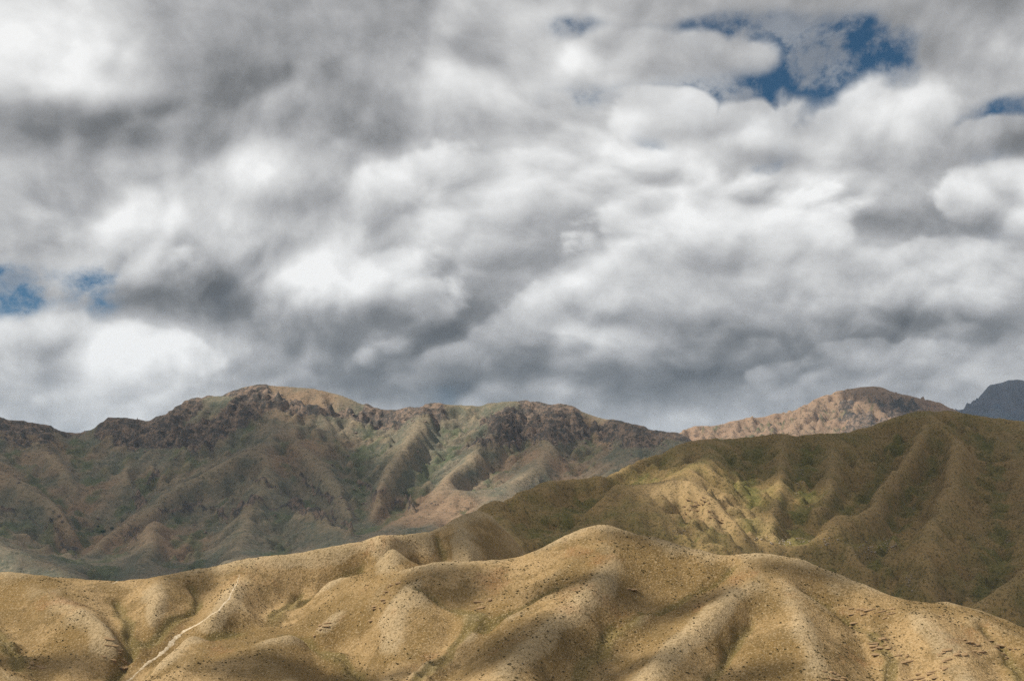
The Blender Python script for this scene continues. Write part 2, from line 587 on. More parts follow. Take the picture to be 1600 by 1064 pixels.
def mat_green_hill():
    m, t = new_mat('scrubby_olive_slope')
    P = t.n('ShaderNodeTexCoord').outputs['Object']
    big = t.noise(P, 0.006, 4, 0.55)
    mid = t.noise(P, 0.03, 5, 0.62)
    spk = t.noise(P, 0.36, 4, 0.74)
    flow, crest = attr(t, 'flow'), attr(t, 'crest')
    flow = t.m('MAXIMUM', flow, t.m('MULTIPLY', attr(t, 'gully'), 0.75))
    col = t.mix(t.mr(mid, 0.38, 0.62), (0.25, 0.175, 0.074), (0.175, 0.142, 0.052))
    col = t.mix(t.m('MULTIPLY', t.mr(big, 0.42, 0.64), 0.6), col, (0.29, 0.185, 0.08))
    col = t.mix(t.m('MULTIPLY', t.mr(crest, 0.2, 1.0), 0.5), col, (0.36, 0.245, 0.115))
    dry = attr(t, 'dry')
    col = t.mix(t.m('MULTIPLY', dry, 0.8), col, (0.36, 0.25, 0.125))
    green = t.m('MULTIPLY', t.mr(t.m('ADD', flow, t.m('MULTIPLY', t.m('SUBTRACT', mid, 0.5), 1.3)), 0.28, 0.85), t.m('SUBTRACT', 1.0, dry))
    col = t.mix(t.m('MULTIPLY', green, 0.6), col, (0.095, 0.105, 0.026))
    col = t.mix(t.m('MULTIPLY', t.mr(spk, 0.51, 0.61), 0.72), col, (0.06, 0.05, 0.018))
    col = t.mix(t.m('MULTIPLY', t.mr(spk, 0.33, 0.46, 1.0, 0.0), 0.5), col, (0.34, 0.235, 0.12))
    finish(t, col, 0.95, t.m('ADD', spk, t.m('MULTIPLY', mid, 2.0)), 0.8, 1.4)
    return m


def mat_mountain(name, scale=1.0, haze_tint=0.0, warm=0.0):
    m, t = new_mat(name)
    P = t.n('ShaderNodeTexCoord').outputs['Object']
    s = scale
    big = t.noise(P, 0.003 * s, 4, 0.55)
    mid = t.noise(P, 0.014 * s, 5, 0.62)
    spk = t.noise(P, 0.13 * s, 5, 0.74)
    flow, crest, rock = attr(t, 'flow'), attr(t, 'crest'), attr(t, 'rock')
    col = t.mix(t.mr(mid, 0.36, 0.64), (0.18, 0.152, 0.106), (0.118, 0.124, 0.088))
    col = t.mix(t.m('MULTIPLY', t.mr(big, 0.46, 0.62), 0.7), col, (0.285, 0.178, 0.108))
    col = t.mix(t.m('MULTIPLY', t.mr(crest, 0.1, 0.8), 0.5), col, (0.285, 0.215, 0.135))
    if warm:
        col = t.mix(warm, col, (0.38, 0.225, 0.145))
    green = t.mr(t.m('ADD', flow, t.m('MULTIPLY', t.m('SUBTRACT', mid, 0.5), 1.4)), 0.3, 0.9)
    col = t.mix(t.m('MULTIPLY', green, 0.75), col, (0.085, 0.105, 0.05))
    rc = t.mix(t.mr(t.noise(P, 0.035 * s, 4, 0.6), 0.40, 0.62), (0.08, 0.07, 0.062), (0.215, 0.155, 0.115))
    rc = t.mix(t.m('MULTIPLY', t.mr(spk, 0.48, 0.6), 0.75), rc, (0.04, 0.038, 0.038))
    col = t.mix(t.mr(t.m('ADD', rock, t.m('MULTIPLY', t.m('SUBTRACT', spk, 0.5), 0.9)), 0.35, 0.65), col, rc)
    col = t.mix(t.m('MULTIPLY', t.mr(spk, 0.52, 0.62), 0.7), col, (0.06, 0.06, 0.042))
    col = t.mix(t.m('MULTIPLY', t.mr(spk, 0.32, 0.45, 1.0, 0.0), 0.5), col, (0.40, 0.29, 0.20))
    if haze_tint:
        col = t.mix(haze_tint, col, (0.03, 0.055, 0.105))  # blue of distance haze mixed into the slope colour
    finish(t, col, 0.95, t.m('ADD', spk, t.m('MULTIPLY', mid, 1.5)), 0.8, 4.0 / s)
    return m


# ------------------------------------------------------------------ foreground hills
def dep(px, py):
    yl = np.interp(py, [830, 860, 890, 920, 950, 980, 1010, 1040, 1064, 1110, 1180], [702, 698, 692, 670, 648, 627, 607, 589, 575, 549, 512])
    yr = np.interp(py, [816, 860, 900, 950, 1000, 1064, 1110, 1180], [642, 614, 592, 567, 544, 517, 499, 474])
    k = float(smooth(560, 660, px))
    return yl * (1 - k) + yr * k


fg = Land(-400, 420, 410, 950, 0.9)


crestA = [(x, y, 690 + 0.02 * x) for x, y in ((-330, 872), (-150, 880), (0, 890), (60, 896), (120, 902), (175, 907), (210, 903), (270, 893),
          (340, 880), (400, 867), (450, 864), (500, 854), (540, 849), (566, 840), (584, 833), (615, 831))]


def fl(off, *pts):
    """a line on the foreground slope; off metres nearer (-) or farther (+) than the plain slope"""
    q = []
    for p in pts:
        o = p[2] if len(p) > 2 else off
        ca = np.interp(p[0], [c[0] for c in crestA], [c[1] for c in crestA]) if p[0] < 630 else np.interp(p[0], [c[0] for c in crestB], [c[1] for c in crestB])
        o *= (1.0 if p[0] < 640 else 0.45 if o < 0 else 0.85) * float(smooth(0, 50, p[1] - ca))
        q.append((p[0], p[1], dep(p[0], p[1]) + o))
    fg.ln('g' if off > 0 else 'n', 0.0, *q)


link = [(615, 831, 702), (650, 829, 722), (682, 826, 750), (710, 806, 775), (744, 791, 800)]
fg.px(*crestA, *link[1:], (765, 800, 812), (800, 835, 815), (850, 890, 815))
fg.back(link, [(25, 8)])
fg.ln('g', 0.0, (682, 836, 742), (691, 850, 722), (702, 872, 698), (720, 900, 690))
fg.px((716, 806, 770), (728, 835, 738), (735, 870, 705), (745, 900, 695))
fg.back(crestA, [(25, 5), (110, 50)])
crestB = [(x, y, float(np.interp(x, [645, 830, 932, 1060, 1175, 1300, 1400, 1490, 1600, 1900], [628, 632, 643, 626, 616, 608, 592, 587, 573, 548])))
          for x, y in ((645, 883), (670, 875), (720, 874), (790, 871), (830, 862), (850, 850), (880, 834), (905, 823),
          (932, 816), (960, 820), (990, 830), (1030, 838), (1060, 851), (1100, 857), (1135, 866), (1152, 866), (1175, 861), (1200, 860),
          (1250, 868), (1300, 888), (1350, 910), (1400, 932), (1440, 937), (1490, 941), (1540, 955), (1600, 979), (1700, 1015), (1900, 1080))]
fg.px(*crestB)
fg.back(crestB, [(16, 4), (70, 42)])
fg.xyz((-400, 945, -160), (420, 945, -160))
fg.xyz((-400, 412, -135), (420, 412, -135))
# left: spurs and gullies
fl(-16, (-140, 885), (0, 898), (44, 912), (95, 935), (148, 962), (189, 993), (207, 1016, 0))
fl(14, (184, 925), (186, 945), (194, 976), (206, 1006), (212, 1022), (192, 1046), (165, 1070), (130, 1110))
fl(-22, (-160, 930), (-60, 990), (20, 1064), (60, 1110))
fl(8, (-40, 935), (-20, 980), (18, 1030), (30, 1064))
fl(-10, (240, 906), (247, 925), (243, 945), (236, 965))
fl(16, (300, 905), (318, 936), (304, 950), (288, 968), (262, 992), (238, 1011), (214, 1022))
fl(-16, (392, 868, 0), (378, 898, -8), (369, 914), (358, 935), (341, 955), (314, 972), (287, 986), (260, 1013), (223, 1043), (202, 1060), (150, 1110))
fl(-2, (366, 932, -12), (395, 950, -4))
fl(32, (476, 905, 8), (470, 925, 20), (456, 951), (438, 976), (424, 990))
fl(-4, (535, 872), (520, 895), (498, 915))
fl(26, (566, 890, 6), (552, 908, 16), (512, 932), (462, 953))
fl(-26, (610, 845, 0), (612, 866, -8), (596, 897), (577, 920), (546, 943), (500, 965), (455, 986), (424, 998), (404, 1003))
fl(14, (384, 996), (350, 1012), (304, 1018), (272, 1034), (240, 1064), (205, 1110))
fl(-28, (392, 1004, -22), (362, 1024), (304, 1031), (278, 1045), (262, 1066), (240, 1110))
fl(-30, (398, 1005, -22), (424, 1032), (454, 1064), (480, 1110))
fl(8, (440, 1008), (474, 1020), (509, 1038), (547, 1060), (580, 1110))
# middle
fl(-16, (604, 915), (612, 960), (600, 1000), (590, 1040), (600, 1064), (610, 1110))
fl(28, (648, 892, 10), (675, 920), (710, 946), (738, 967), (734, 984), (722, 1005), (696, 1035), (668, 1066), (640, 1110))
fl(10, (880, 905, 4), (830, 930), (775, 955), (740, 968, 24))
fl(-20, (933, 818, 0), (955, 855, -8), (950, 900), (900, 942), (850, 986), (800, 1030), (768, 1066), (740, 1110))
fl(24, (1150, 869, 4), (1110, 909, 14), (1057, 948), (1000, 975), (962, 992), (948, 1006), (943, 1028), (928, 1048), (910, 1068), (890, 1110))
fl(-24, (1190, 863, 0), (1178, 900, -14), (1120, 952), (1055, 1000), (1005, 1064), (980, 1110))
fl(6, (1175, 960), (1140, 1010), (1110, 1064), (1095, 1110))
fl(-20, (1205, 866, 0), (1230, 906, -12), (1250, 962), (1264, 1004), (1285, 1064), (1295, 1110))
fl(20, (1262, 918, 6), (1306, 941, 12), (1352, 985), (1376, 1018), (1390, 1040), (1397, 1066), (1405, 1110))
fl(-12, (1425, 950, 0), (1470, 990), (1500, 1030), (1520, 1066), (1540, 1110))
fl(8, (1530, 962), (1565, 1000), (1590, 1050), (1600, 1110))
fl(-14, (1650, 1010), (1680, 1064), (1700, 1110))
fg.solve(soft=3.2, tension=0.4)
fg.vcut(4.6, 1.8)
fg.Z += 1.1 * fbm(fg.X, fg.Y, 55, 4, 0.5, 3) + 0.4 * fbm(fg.X, fg.Y, 14, 3, 0.5, 9) - 0.6 * np.abs(fbm(fg.X + 5 * perlin(fg.X / 30, fg.Y / 30, 2), fg.Y * 0.5, 17, 3, 0.5, 29))
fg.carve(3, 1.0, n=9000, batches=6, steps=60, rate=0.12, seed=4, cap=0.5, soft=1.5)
fg.Z += 0.10 * fbm(fg.X, fg.Y, 4.0, 2, 0.6, 15)
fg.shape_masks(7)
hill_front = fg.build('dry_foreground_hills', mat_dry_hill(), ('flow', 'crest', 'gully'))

# ------------------------------------------------------------------ dark green hill behind
md = Land(-260, 930, 840, 1800, 2.0)
crestM = [(560, 850, 830), (606, 838, 850), (645, 834, 930), (682, 828, 1000), (710, 808, 1030), (744, 792, 1060), (774, 777, 1090), (812, 762, 1130), (857, 750, 1180),
          (905, 746, 1210), (932, 743, 1230), (951, 737, 1250), (989, 720, 1300), (1026, 705, 1340), (1075, 688, 1380), (1124, 683, 1400),
          (1180, 676, 1410), (1225, 676, 1420), (1263, 678, 1430), (1312, 677, 1440), (1338, 668, 1450), (1376, 655, 1470),
          (1413, 645, 1480), (1451, 639, 1490), (1489, 641, 1490), (1519, 647, 1490), (1564, 653, 1500), (1600, 658, 1510),
          (1720, 690, 1510), (1900, 760, 1500)]
md.px(*crestM)
md.back(crestM, [(60, 12), (200, 90)])
md.xyz((-260, 1795, -170), (930, 1795, -170))
md.xyz((-260, 842, -130), (-60, 842, -135), (100, 842, -140), (400, 842, -140), (930, 842, -150))
M = md.px
# valley floor
M((690, 900, 900), (760, 890, 905), (831, 856, 935), (900, 880, 925), (1000, 880, 960), (1100, 870, 1000), (1190, 856, 1060), (1244, 866, 1060), (1310, 900, 1040),
  (1400, 945, 1000), (1470, 975, 975), (1600, 1040, 930))
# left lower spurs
md.ln('g', 12, (688, 832, 985), (690, 845, 965), (703, 872, 930))
md.ln('r', 10, (744, 795, 1050), (752, 820, 985), (730, 850, 945), (715, 880, 915))
md.ln('r', 10, (771, 782, 1078), (800, 806, 1010), (812, 835, 960), (800, 865, 920))
md.ln('g', 12, (790, 772, 1105), (815, 790, 1065), (831, 814, 1020), (834, 832, 985), (831, 852, 945))
md.ln('r', 10, (870, 752, 1185), (885, 775, 1120), (862, 798, 1060), (846, 822, 1005))
md.ln('g', 12, (905, 752, 1205), (890, 785, 1130), (850, 806, 1055), (836, 830, 990))
md.ln('r', 10, (960, 737, 1240), (940, 765, 1170), (890, 800, 1090), (850, 838, 990))
md.ln('g', 12, (1040, 706, 1335), (1010, 738, 1280), (960, 772, 1200), (905, 812, 1110), (860, 846, 1000))
# lit spur
md.ln('r', 10, (1130, 686, 1390), (1108, 718, 1270), (1068, 746, 1180), (1030, 764, 1140), (990, 786, 1090), (955, 812, 1040), (920, 850, 960))
md.ln('r', 10, (1068, 748, 1180), (1095, 756, 1150), (1150, 803, 1090), (1177, 840, 1062))
md.ln('n', 16, (1040, 770, 1120), (1080, 810, 1050), (1110, 845, 1010))
# gullies and spurs of the big slope
md.ln('g', 12, (1185, 690, 1395), (1178, 712, 1345), (1168, 748, 1265), (1172, 782, 1190), (1176, 818, 1120), (1189, 850, 1068))
md.ln('r', 10, (1150, 690, 1385), (1140, 722, 1290), (1148, 760, 1190))
md.ln('r', 10, (1224, 680, 1405), (1231, 718, 1300), (1224, 760, 1215), (1212, 800, 1140), (1197, 832, 1085))
md.ln('g', 12, (1262, 685, 1410), (1259, 715, 1340), (1252, 750, 1270), (1259, 780, 1215), (1242, 814, 1140), (1214, 848, 1075))
md.ln('r', 10, (1312, 680, 1430), (1302, 700, 1370), (1304, 730, 1290), (1301, 765, 1215), (1290, 798, 1145), (1262, 828, 1095), (1240, 850, 1070))
md.ln('g', 12, (1405, 690, 1440), (1396, 728, 1360), (1376, 755, 1300), (1350, 781, 1245), (1323, 808, 1185), (1293, 832, 1130), (1248, 856, 1070))
md.ln('r', 10, (1451, 642, 1480), (1444, 668, 1410), (1426, 709, 1310), (1407, 740, 1240), (1377, 777, 1170), (1347, 803, 1120), (1331, 828, 1085), (1338, 871, 1040))
md.ln('g', 12, (1470, 715, 1380), (1440, 760, 1290), (1397, 812, 1180), (1396, 835, 1130), (1376, 868, 1070), (1360, 895, 1035))
md.ln('r', 10, (1478, 658, 1440), (1488, 709, 1320), (1484, 750, 1240), (1467, 796, 1150), (1452, 826, 1090), (1447, 858, 1045), (1440, 900, 1005), (1430, 938, 990))
md.ln('g', 12, (1530, 665, 1470), (1541, 694, 1420), (1553, 732, 1340), (1557, 780, 1240), (1574, 848, 1110), (1578, 872, 1075), (1556, 906, 1030), (1527, 936, 995), (1505, 955, 985))
md.ln('r', 10, (1590, 665, 1490), (1604, 728, 1340), (1612, 790, 1200), (1600, 840, 1100), (1588, 866, 1075))
md.ln('r', 10, (1640, 860, 1040), (1600, 884, 1010), (1546, 922, 985), (1520, 950, 975))
md.ln('n', 16, (1700, 720, 1420), (1720, 800, 1240), (1740, 900, 1080))
md.ln('n', 16, (1440, 860, 1043), (1480, 850, 1060), (1520, 880, 1030))
md.solve(soft=2.6)
md.vcut(10.0, 1.9)
md.Z += 2.4 * fbm(md.X, md.Y, 110, 4, 0.55, 21) - 2.4 * np.abs(fbm(md.X + 9 * perlin(md.X / 60, md.Y / 60, 2), md.Y * 0.45, 34, 4, 0.62, 23))
md.carve(2, 1.0, n=12000, batches=8, steps=60, rate=0.15, seed=8, cap=0.95, soft=0.7)
md.Z += 0.35 * fbm(md.X, md.Y, 9, 3, 0.6, 33)
md.shape_masks(5)
md.dry = np.clip(np.exp(-(((md.X - 185) / 62) ** 2 + ((md.Y - 1120) / 75) ** 2) ** 1.5) * (1 + 0.8 * fbm(md.X, md.Y, 40, 3, 0.6, 87)), 0, 1)
hill_mid = md.build('dark_green_hill', mat_green_hill(), ('flow', 'crest', 'gully', 'dry'))

# ------------------------------------------------------------------ craggy mountain range
mt = Land(-1700, 820, 1780, 3700, 3.6)
crestR = [(-330, 640, 2750), (-120, 640, 2780), (0, 651, 2800), (12, 658, 2800), (35, 657, 2810), (51, 663, 2820), (68, 664, 2830), (81, 668, 2850), (112, 680, 2900),
          (135, 677, 2880), (149, 663, 2880), (166, 655, 2890), (183, 651, 2900), (203, 655, 2900), (230, 661, 2900), (257, 651, 2900),
          (271, 636, 2900), (294, 625, 2910), (325, 621, 2930), (352, 617, 2950), (369, 607, 2970), (389, 602, 2980), (416, 601, 3000),
          (450, 604, 3000), (484, 606, 2990), (518, 612, 2980), (540, 619, 2960), (556, 626, 2950), (575, 634, 2940), (601, 641, 2920),
          (624, 639, 2900), (643, 640, 2890), (662, 634, 2880), (695, 632, 2880), (725, 633, 2870), (759, 636, 2860), (767, 628, 2860),
          (793, 626, 2860), (827, 627, 2850), (861, 630, 2840), (887, 632, 2830), (906, 641, 2810), (944, 651, 2780), (974, 660, 2750),
          (1007, 670, 2720), (1045, 676, 2680), (1071, 683, 2640), (1150, 715, 2560), (1260, 760, 2450)]
mt.px(*crestR)
mt.back(crestR, [(90, 18), (350, 150)])
mt.xyz((-1700, 3690, -170), (820, 3690, -170))
mt.xyz((-1700, 1784, -150), (820, 1784, -150))
R = mt.px
# valley floor
R((176, 928, 1870), (165, 895, 2000), (172, 880, 2080), (118, 872, 2130))
R((0, 935, 1840), (90, 930, 1850), (176, 930, 1860), (300, 912, 1880), (400, 902, 1890), (520, 888, 1900), (620, 870, 1930), (700, 865, 1940), (900, 870, 1940), (1100, 860, 1940))
# left side
mt.ln('r', 40, (-60, 715, 2480), (0, 739, 2420), (34, 753, 2390), (68, 773, 2350), (101, 800, 2310), (132, 820, 2290))
mt.ln('g', 40, (0, 797, 2260), (34, 813, 2230), (68, 834, 2200), (101, 857, 2160), (120, 873, 2120))
mt.ln('r', 40, (-80, 838, 2060), (0, 847, 2030), (34, 857, 2015), (68, 868, 2000), (90, 882, 1975), (110, 896, 1950))
mt.ln('g', 40, (0, 690, 2640), (30, 720, 2545), (80, 760, 2450), (120, 800, 2370), (145, 829, 2310))
mt.ln('n', 40, (118, 690, 2850), (130, 730, 2650), (150, 780, 2480), (160, 812, 2360))
mt.ln('r', 40, (60, 676, 2790), (80, 710, 2640), (100, 750, 2520))
# tree valley
mt.ln('g', 40, (338, 716, 2640), (290, 735, 2580), (238, 748, 2530), (204, 787, 2440), (170, 814, 2350), (146, 830, 2310), (130, 850, 2230), (118, 872, 2130))
mt.ln('n', 40, (185, 690, 2740), (200, 725, 2640), (190, 770, 2500))
mt.ln('r', 40, (433, 662, 2780), (424, 692, 2660), (375, 713, 2580), (310, 737, 2520), (254, 764, 2450), (233, 790, 2390), (190, 818, 2310), (150, 842, 2240), (135, 862, 2170))
mt.ln('g', 40, (320, 760, 2470), (291, 806, 2350), (240, 825, 2270), (210, 842, 2220), (188, 862, 2150), (170, 880, 2080))
mt.ln('r', 40, (262, 772, 2420), (223, 817, 2275), (238, 840, 2200), (250, 856, 2150), (245, 885, 2040))
mt.ln('g', 40, (330, 800, 2360), (295, 830, 2240), (272, 860, 2130), (260, 890, 2030))
# middle spur
mt.ln('r', 40, (424, 692, 2660), (415, 725, 2560), (406, 762, 2440), (398, 790, 2330), (375, 830, 2200), (345, 885, 1990), (330, 905, 1900))
mt.ln('g', 40, (380, 745, 2520), (345, 790, 2400), (320, 830, 2260), (312, 875, 2040), (300, 905, 1910))
mt.ln('r', 40, (400, 790, 2325), (440, 792, 2310), (507, 814, 2220), (550, 836, 2110))
mt.ln('g', 40, (430, 800, 2300), (445, 835, 2170), (440, 870, 2010))
mt.ln('g', 40, (455, 720, 2580), (470, 760, 2460), (500, 795, 2330), (545, 830, 2160), (562, 842, 2090))
mt.ln('r', 40, (440, 670, 2750), (470, 700, 2640), (505, 735, 2530), (535, 765, 2430), (552, 800, 2290))
mt.ln('g', 40, (603, 648, 2890), (590, 668, 2800), (572, 694, 2710), (562, 728, 2600), (566, 765, 2470), (570, 803, 2310), (560, 839, 2110))
# right spurs
mt.ln('r', 40, (668, 640, 2860), (652, 683, 2700), (624, 720, 2560), (586, 750, 2440), (578, 790, 2310))
mt.ln('g', 40, (715, 645, 2850), (703, 705, 2660), (666, 735, 2560), (650, 766, 2450), (633, 793, 2350), (600, 820, 2200))
mt.ln('r', 15, (795, 630, 2840), (790, 670, 2700), (763, 709, 2560), (712, 728, 2470), (682, 765, 2360), (652, 797, 2260), (618, 822, 2160))
mt.ln('g', 25, (830, 640, 2820), (822, 694, 2650), (794, 720, 2570), (745, 748, 2480), (724, 772, 2400))
mt.ln('r', 20, (862, 640, 2810), (859, 694, 2620), (838, 728, 2510), (801, 754, 2410), (757, 784, 2290), (720, 815, 2150))
mt.ln('g', 40, (930, 655, 2770), (925, 700, 2620), (890, 740, 2480), (850, 790, 2300))
mt.ln('r', 40, (990, 668, 2720), (985, 705, 2590), (960, 745, 2430))
mt.ln('n', 40, (1060, 690, 2600), (1040, 740, 2400))
mt.solve(soft=2.4)
mt.vcut(20.0, 2.0)
pxg, pyg = project(mt.X, mt.Y, mt.Z)
low = np.interp(pxg, [-300, 0, 80, 150, 200, 290, 350, 385, 430, 470, 520, 560, 620, 680, 760, 800, 860, 950, 1000, 1070],
                [685, 688, 690, 686, 698, 708, 716, 704, 690, 702, 690, 692, 702, 702, 708, 694, 694, 692, 698, 696])
low = low + 10 * fbm(mt.X, mt.Y, 120, 3, 0.6, 55)
top = np.interp(pxg, [380, 430, 500, 560, 600], [-60, 16, 30, 16, -60])
crow = np.interp(pxg, [p[0] for p in crestR], [p[1] for p in crestR])
rock = smooth(6, -10, pyg - low) * smooth(-4, 8, pyg - crow - top)
rock *= np.where(mt.Y < np.interp(pxg, [p[0] for p in crestR], [p[2] for p in crestR]) + 40, 1, 0.3)
patch = fbm(mt.X, mt.Y, 260, 3, 0.55, 71)
rock = np.clip(rock * smooth(-0.42, 0.05, patch), 0, 1)
# dark ledges lower on the slopes
for (a, b, wd) in (((338, 813), (399, 786), 5), ((399, 786), (470, 800), 5), ((470, 800), (548, 832), 5), ((250, 793), (300, 800), 6),
                   ((290, 786), (335, 805), 5), ((205, 790), (228, 782), 5), ((0, 797), (60, 826), 5), ((60, 826), (118, 868), 5),
                   ((230, 752), (246, 742), 6), ((560, 768), (600, 772), 5), ((620, 792), (645, 800), 6),
                   ((400, 752), (430, 764), 4), ((470, 752), (520, 776), 6), ((195, 858), (215, 838), 4)):
    a, b = np.array(a, float), np.array(b, float)
    d = b - a
    tpar = np.clip(((pxg - a[0]) * d[0] + (pyg - a[1]) * d[1]) / (d @ d), 0, 1)
    dist = np.hypot(pxg - a[0] - tpar * d[0], pyg - a[1] - tpar * d[1]) + 3 * fbm(mt.X, mt.Y, 50, 2, 0.5, 5)
    rock = np.maximum(rock, 0.8 * smooth(wd, wd * 0.3, dist))
mt.Z += smooth(-5, 25, pyg - crow) * (8.0 * fbm(mt.X, mt.Y, 210, 5, 0.55, 41) - 3.0 * np.abs(fbm(mt.X, mt.Y, 120, 3, 0.55, 43)))
mt.carve(2, 1.0, n=14000, batches=8, steps=60, rate=0.15, seed=12, cap=0.75, soft=0.7)
wx = mt.X + 18 * fbm(mt.X, mt.Y, 70, 2, 0.5, 61)
wy = mt.Y + 18 * fbm(mt.X, mt.Y, 70, 2, 0.5, 67)
step = 17.0
lev = (mt.Z + 0.10 * mt.X + 6 * fbm(mt.X, mt.Y, 90, 3, 0.5, 77)) / step
fr = lev - np.floor(lev)
terr = (smooth(0.15, 0.5, fr) - fr) * step
crag = 11 * fbm(wx, wy, 64, 4, 0.62, 81, ridged=True) - 2
edge = 0.30 + 0.70 * smooth(0, 26, pyg - crow)
mt.Z += edge * rock * (1.3 * terr + crag) + 1.0 * fbm(mt.X, mt.Y, 22, 3, 0.6, 91)
mt.rock = rock
mt.shape_masks(5)
mountain = mt.build('craggy_mountain_range', mat_mountain('mountain_slope'), ('flow', 'crest', 'rock'))

# ------------------------------------------------------------------ far peak on the right, blue peak beyond
pk = Land(420, 2500, 3500, 5100, 7.0)
crestQ = [(980, 720, 4100), (1049, 675, 4150), (1075, 667, 4180), (1090, 665, 4190), (1113, 666, 4200), (1135, 658, 4220), (1177, 648, 4240), (1188, 649, 4240),
          (1210, 643, 4250), (1237, 640, 4260), (1256, 628, 4270), (1278, 619, 4280), (1297, 611, 4290), (1312, 607, 4300), (1335, 607, 4300),
          (1346, 603, 4300), (1383, 603, 4300), (1398, 610, 4290), (1421, 616, 4280), (1451, 623, 4270), (1489, 634, 4250), (1560, 665, 4200), (1700, 720, 4100)]
pk.px(*crestQ)
pk.back(crestQ, [(120, 25), (400, 190)])
pk.xyz((420, 5095, -170), (2500, 5095, -170))
pk.xyz((420, 3504, -170), (2500, 3504, -170))
pk.px((1060, 720, 3800), (1200, 715, 3780), (1400, 715, 3760), (1600, 740, 3720))
pk.px((1278, 621, 4270), (1262, 645, 4150), (1240, 668, 4020), (1220, 700, 3850))
pk.px((1320, 610, 4290), (1305, 640, 4180), (1285, 668, 4060), (1270, 705, 3850))
pk.px((1335, 625, 4230), (1318, 655, 4130), (1300, 680, 4020))
pk.px((1383, 606, 4280), (1372, 640, 4130), (1350, 668, 4000), (1330, 700, 3860))
pk.px((1177, 650, 4220), (1160, 668, 4110), (1140, 690, 3950))
pk.px((1215, 648, 4220), (1195, 672, 4130), (1180, 695, 3990))
pk.solve(soft=1.6)
qx, qy = project(pk.X, pk.Y, pk.Z)
pk.rock = smooth(1290, 1330, qx) * smooth(1480, 1400, qx) * smooth(612, 625, qy) * smooth(-0.5, 0.1, fbm(pk.X, pk.Y, 150, 3, 0.6, 5))
pk.Z += 9 * fbm(pk.X, pk.Y, 320, 4, 0.5, 14)
pk.erode(9000, 6, 40, rate=0.3, seed=2, cap=3.0, soft=0.8)
pk.Z += pk.rock * (10 * fbm(pk.X, pk.Y, 100, 4, 0.6, 51, ridged=True)) + 2.0 * fbm(pk.X, pk.Y, 45, 3, 0.6, 3)
pk.shape_masks(4)
peak = pk.build('reddish_peak', mat_mountain('peak_slope', 0.6, 0.0, 0.5), ('flow', 'crest', 'rock'))

bl = Land(2500, 5200, 7000, 9300, 18.0)
crestU = [(1380, 690, 7900), (1440, 655, 7950), (1492, 634, 8000), (1504, 630, 8000), (1516, 622, 8000), (1522, 615, 8000), (1526, 608, 8000), (1541, 598, 8010), (1556, 592.5, 8020), (1575, 589.5, 8020),
          (1600, 592.5, 8030), (1640, 600, 8030), (1720, 640, 8000), (1860, 700, 7950)]
bl.px(*crestU)
bl.back(crestU, [(200, 40), (700, 330)])
bl.xyz((2500, 9290, -170), (5200, 9290, -170))
bl.xyz((2500, 7010, -170), (5200, 7010, -170))
bl.px((1575, 592, 8000), (1560, 620, 7800), (1550, 650, 7500), (1560, 690, 7250))
bl.px((1540, 602, 7980), (1530, 630, 7850), (1520, 660, 7600))
bl.px((1600, 598, 8000), (1600, 640, 7700), (1590, 655, 7450), (1600, 690, 7200))
bl.solve(soft=1.2)
bl.Z += 22 * fbm(bl.X, bl.Y, 600, 4, 0.5, 17)
bl.erode(4000, 5, 30, rate=0.3, seed=3, cap=3.0, soft=0.8)
bl.rock = smooth(0.1, 0.5, fbm(bl.X, bl.Y, 400, 4, 0.6, 27)) * 0.7
bl.shape_masks(3)
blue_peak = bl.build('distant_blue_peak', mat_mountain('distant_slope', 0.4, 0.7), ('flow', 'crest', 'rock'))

# ------------------------------------------------------------------ ground to the horizon, with the rise the viewer stands on
gr = np.concatenate([-np.geomspace(40000, 60, 60), np.linspace(-50, 50, 21), np.geomspace(60, 40000, 60)])
GX, GY = np.meshgrid(gr, gr)
GZ = -165 + 163 * np.exp(-((GX / 260) ** 2 + ((GY + 60) / 200) ** 2)) + 4 * fbm(GX, GY, 500, 3, 0.5, 19)
me = bpy.data.meshes.new('ground')
ng = len(gr)
i = (np.arange(ng - 1)[:, None] * ng + np.arange(ng - 1)[None, :]).ravel()
fill_mesh(me, np.stack([GX, GY, GZ], -1).reshape(-1, 3), np.stack([i, i + 1, i + ng + 1, i + ng], -1))
me.shade_smooth()
gm, t = new_mat('valley_ground')
P = t.n('ShaderNodeTexCoord').outputs['Object']
gc = t.mix(t.mr(t.noise(P, 0.01, 5, 0.6), 0.4, 0.62), (0.26, 0.19, 0.10), (0.15, 0.14, 0.06))
finish(t, gc, 0.95, t.noise(P, 0.4, 3, 0.6), 0.6, 0.6)
me.materials.append(gm)
ground = bpy.data.objects.new('ground', me)
COL.objects.link(ground)
ground['kind'] = 'structure'

# ------------------------------------------------------------------ clouds overhead that shade the slopes (above and beside the view), plus small added shade blockers
VAPOUR = {}
for nm, dn in (('shade_cloud', 0.075), ('cloud', 0.018), ('thin_cloud', 0.0075)):
    cm, t = new_mat(nm)
    pv = t.n('ShaderNodeVolumePrincipled', {'Color': (0.97, 0.97, 0.97, 1), 'Density': dn, 'Anisotropy': 0.3})
    t.n('ShaderNodeOutputMaterial', {1: pv})
    VAPOUR[nm] = cm


def ico_points(sub):
    import bmesh
    bm = bmesh.new()
    bmesh.ops.create_icosphere(bm, subdivisions=sub, radius=1.0)
    V = np.array([v.co[:] for v in bm.verts])
    F = np.array([[v.index for v in f.verts] for f in bm.faces])
    bm.free()
    return V, F


ICO4, ICO4F = ico_points(4)
ICO2, ICO2F = ico_points(2)


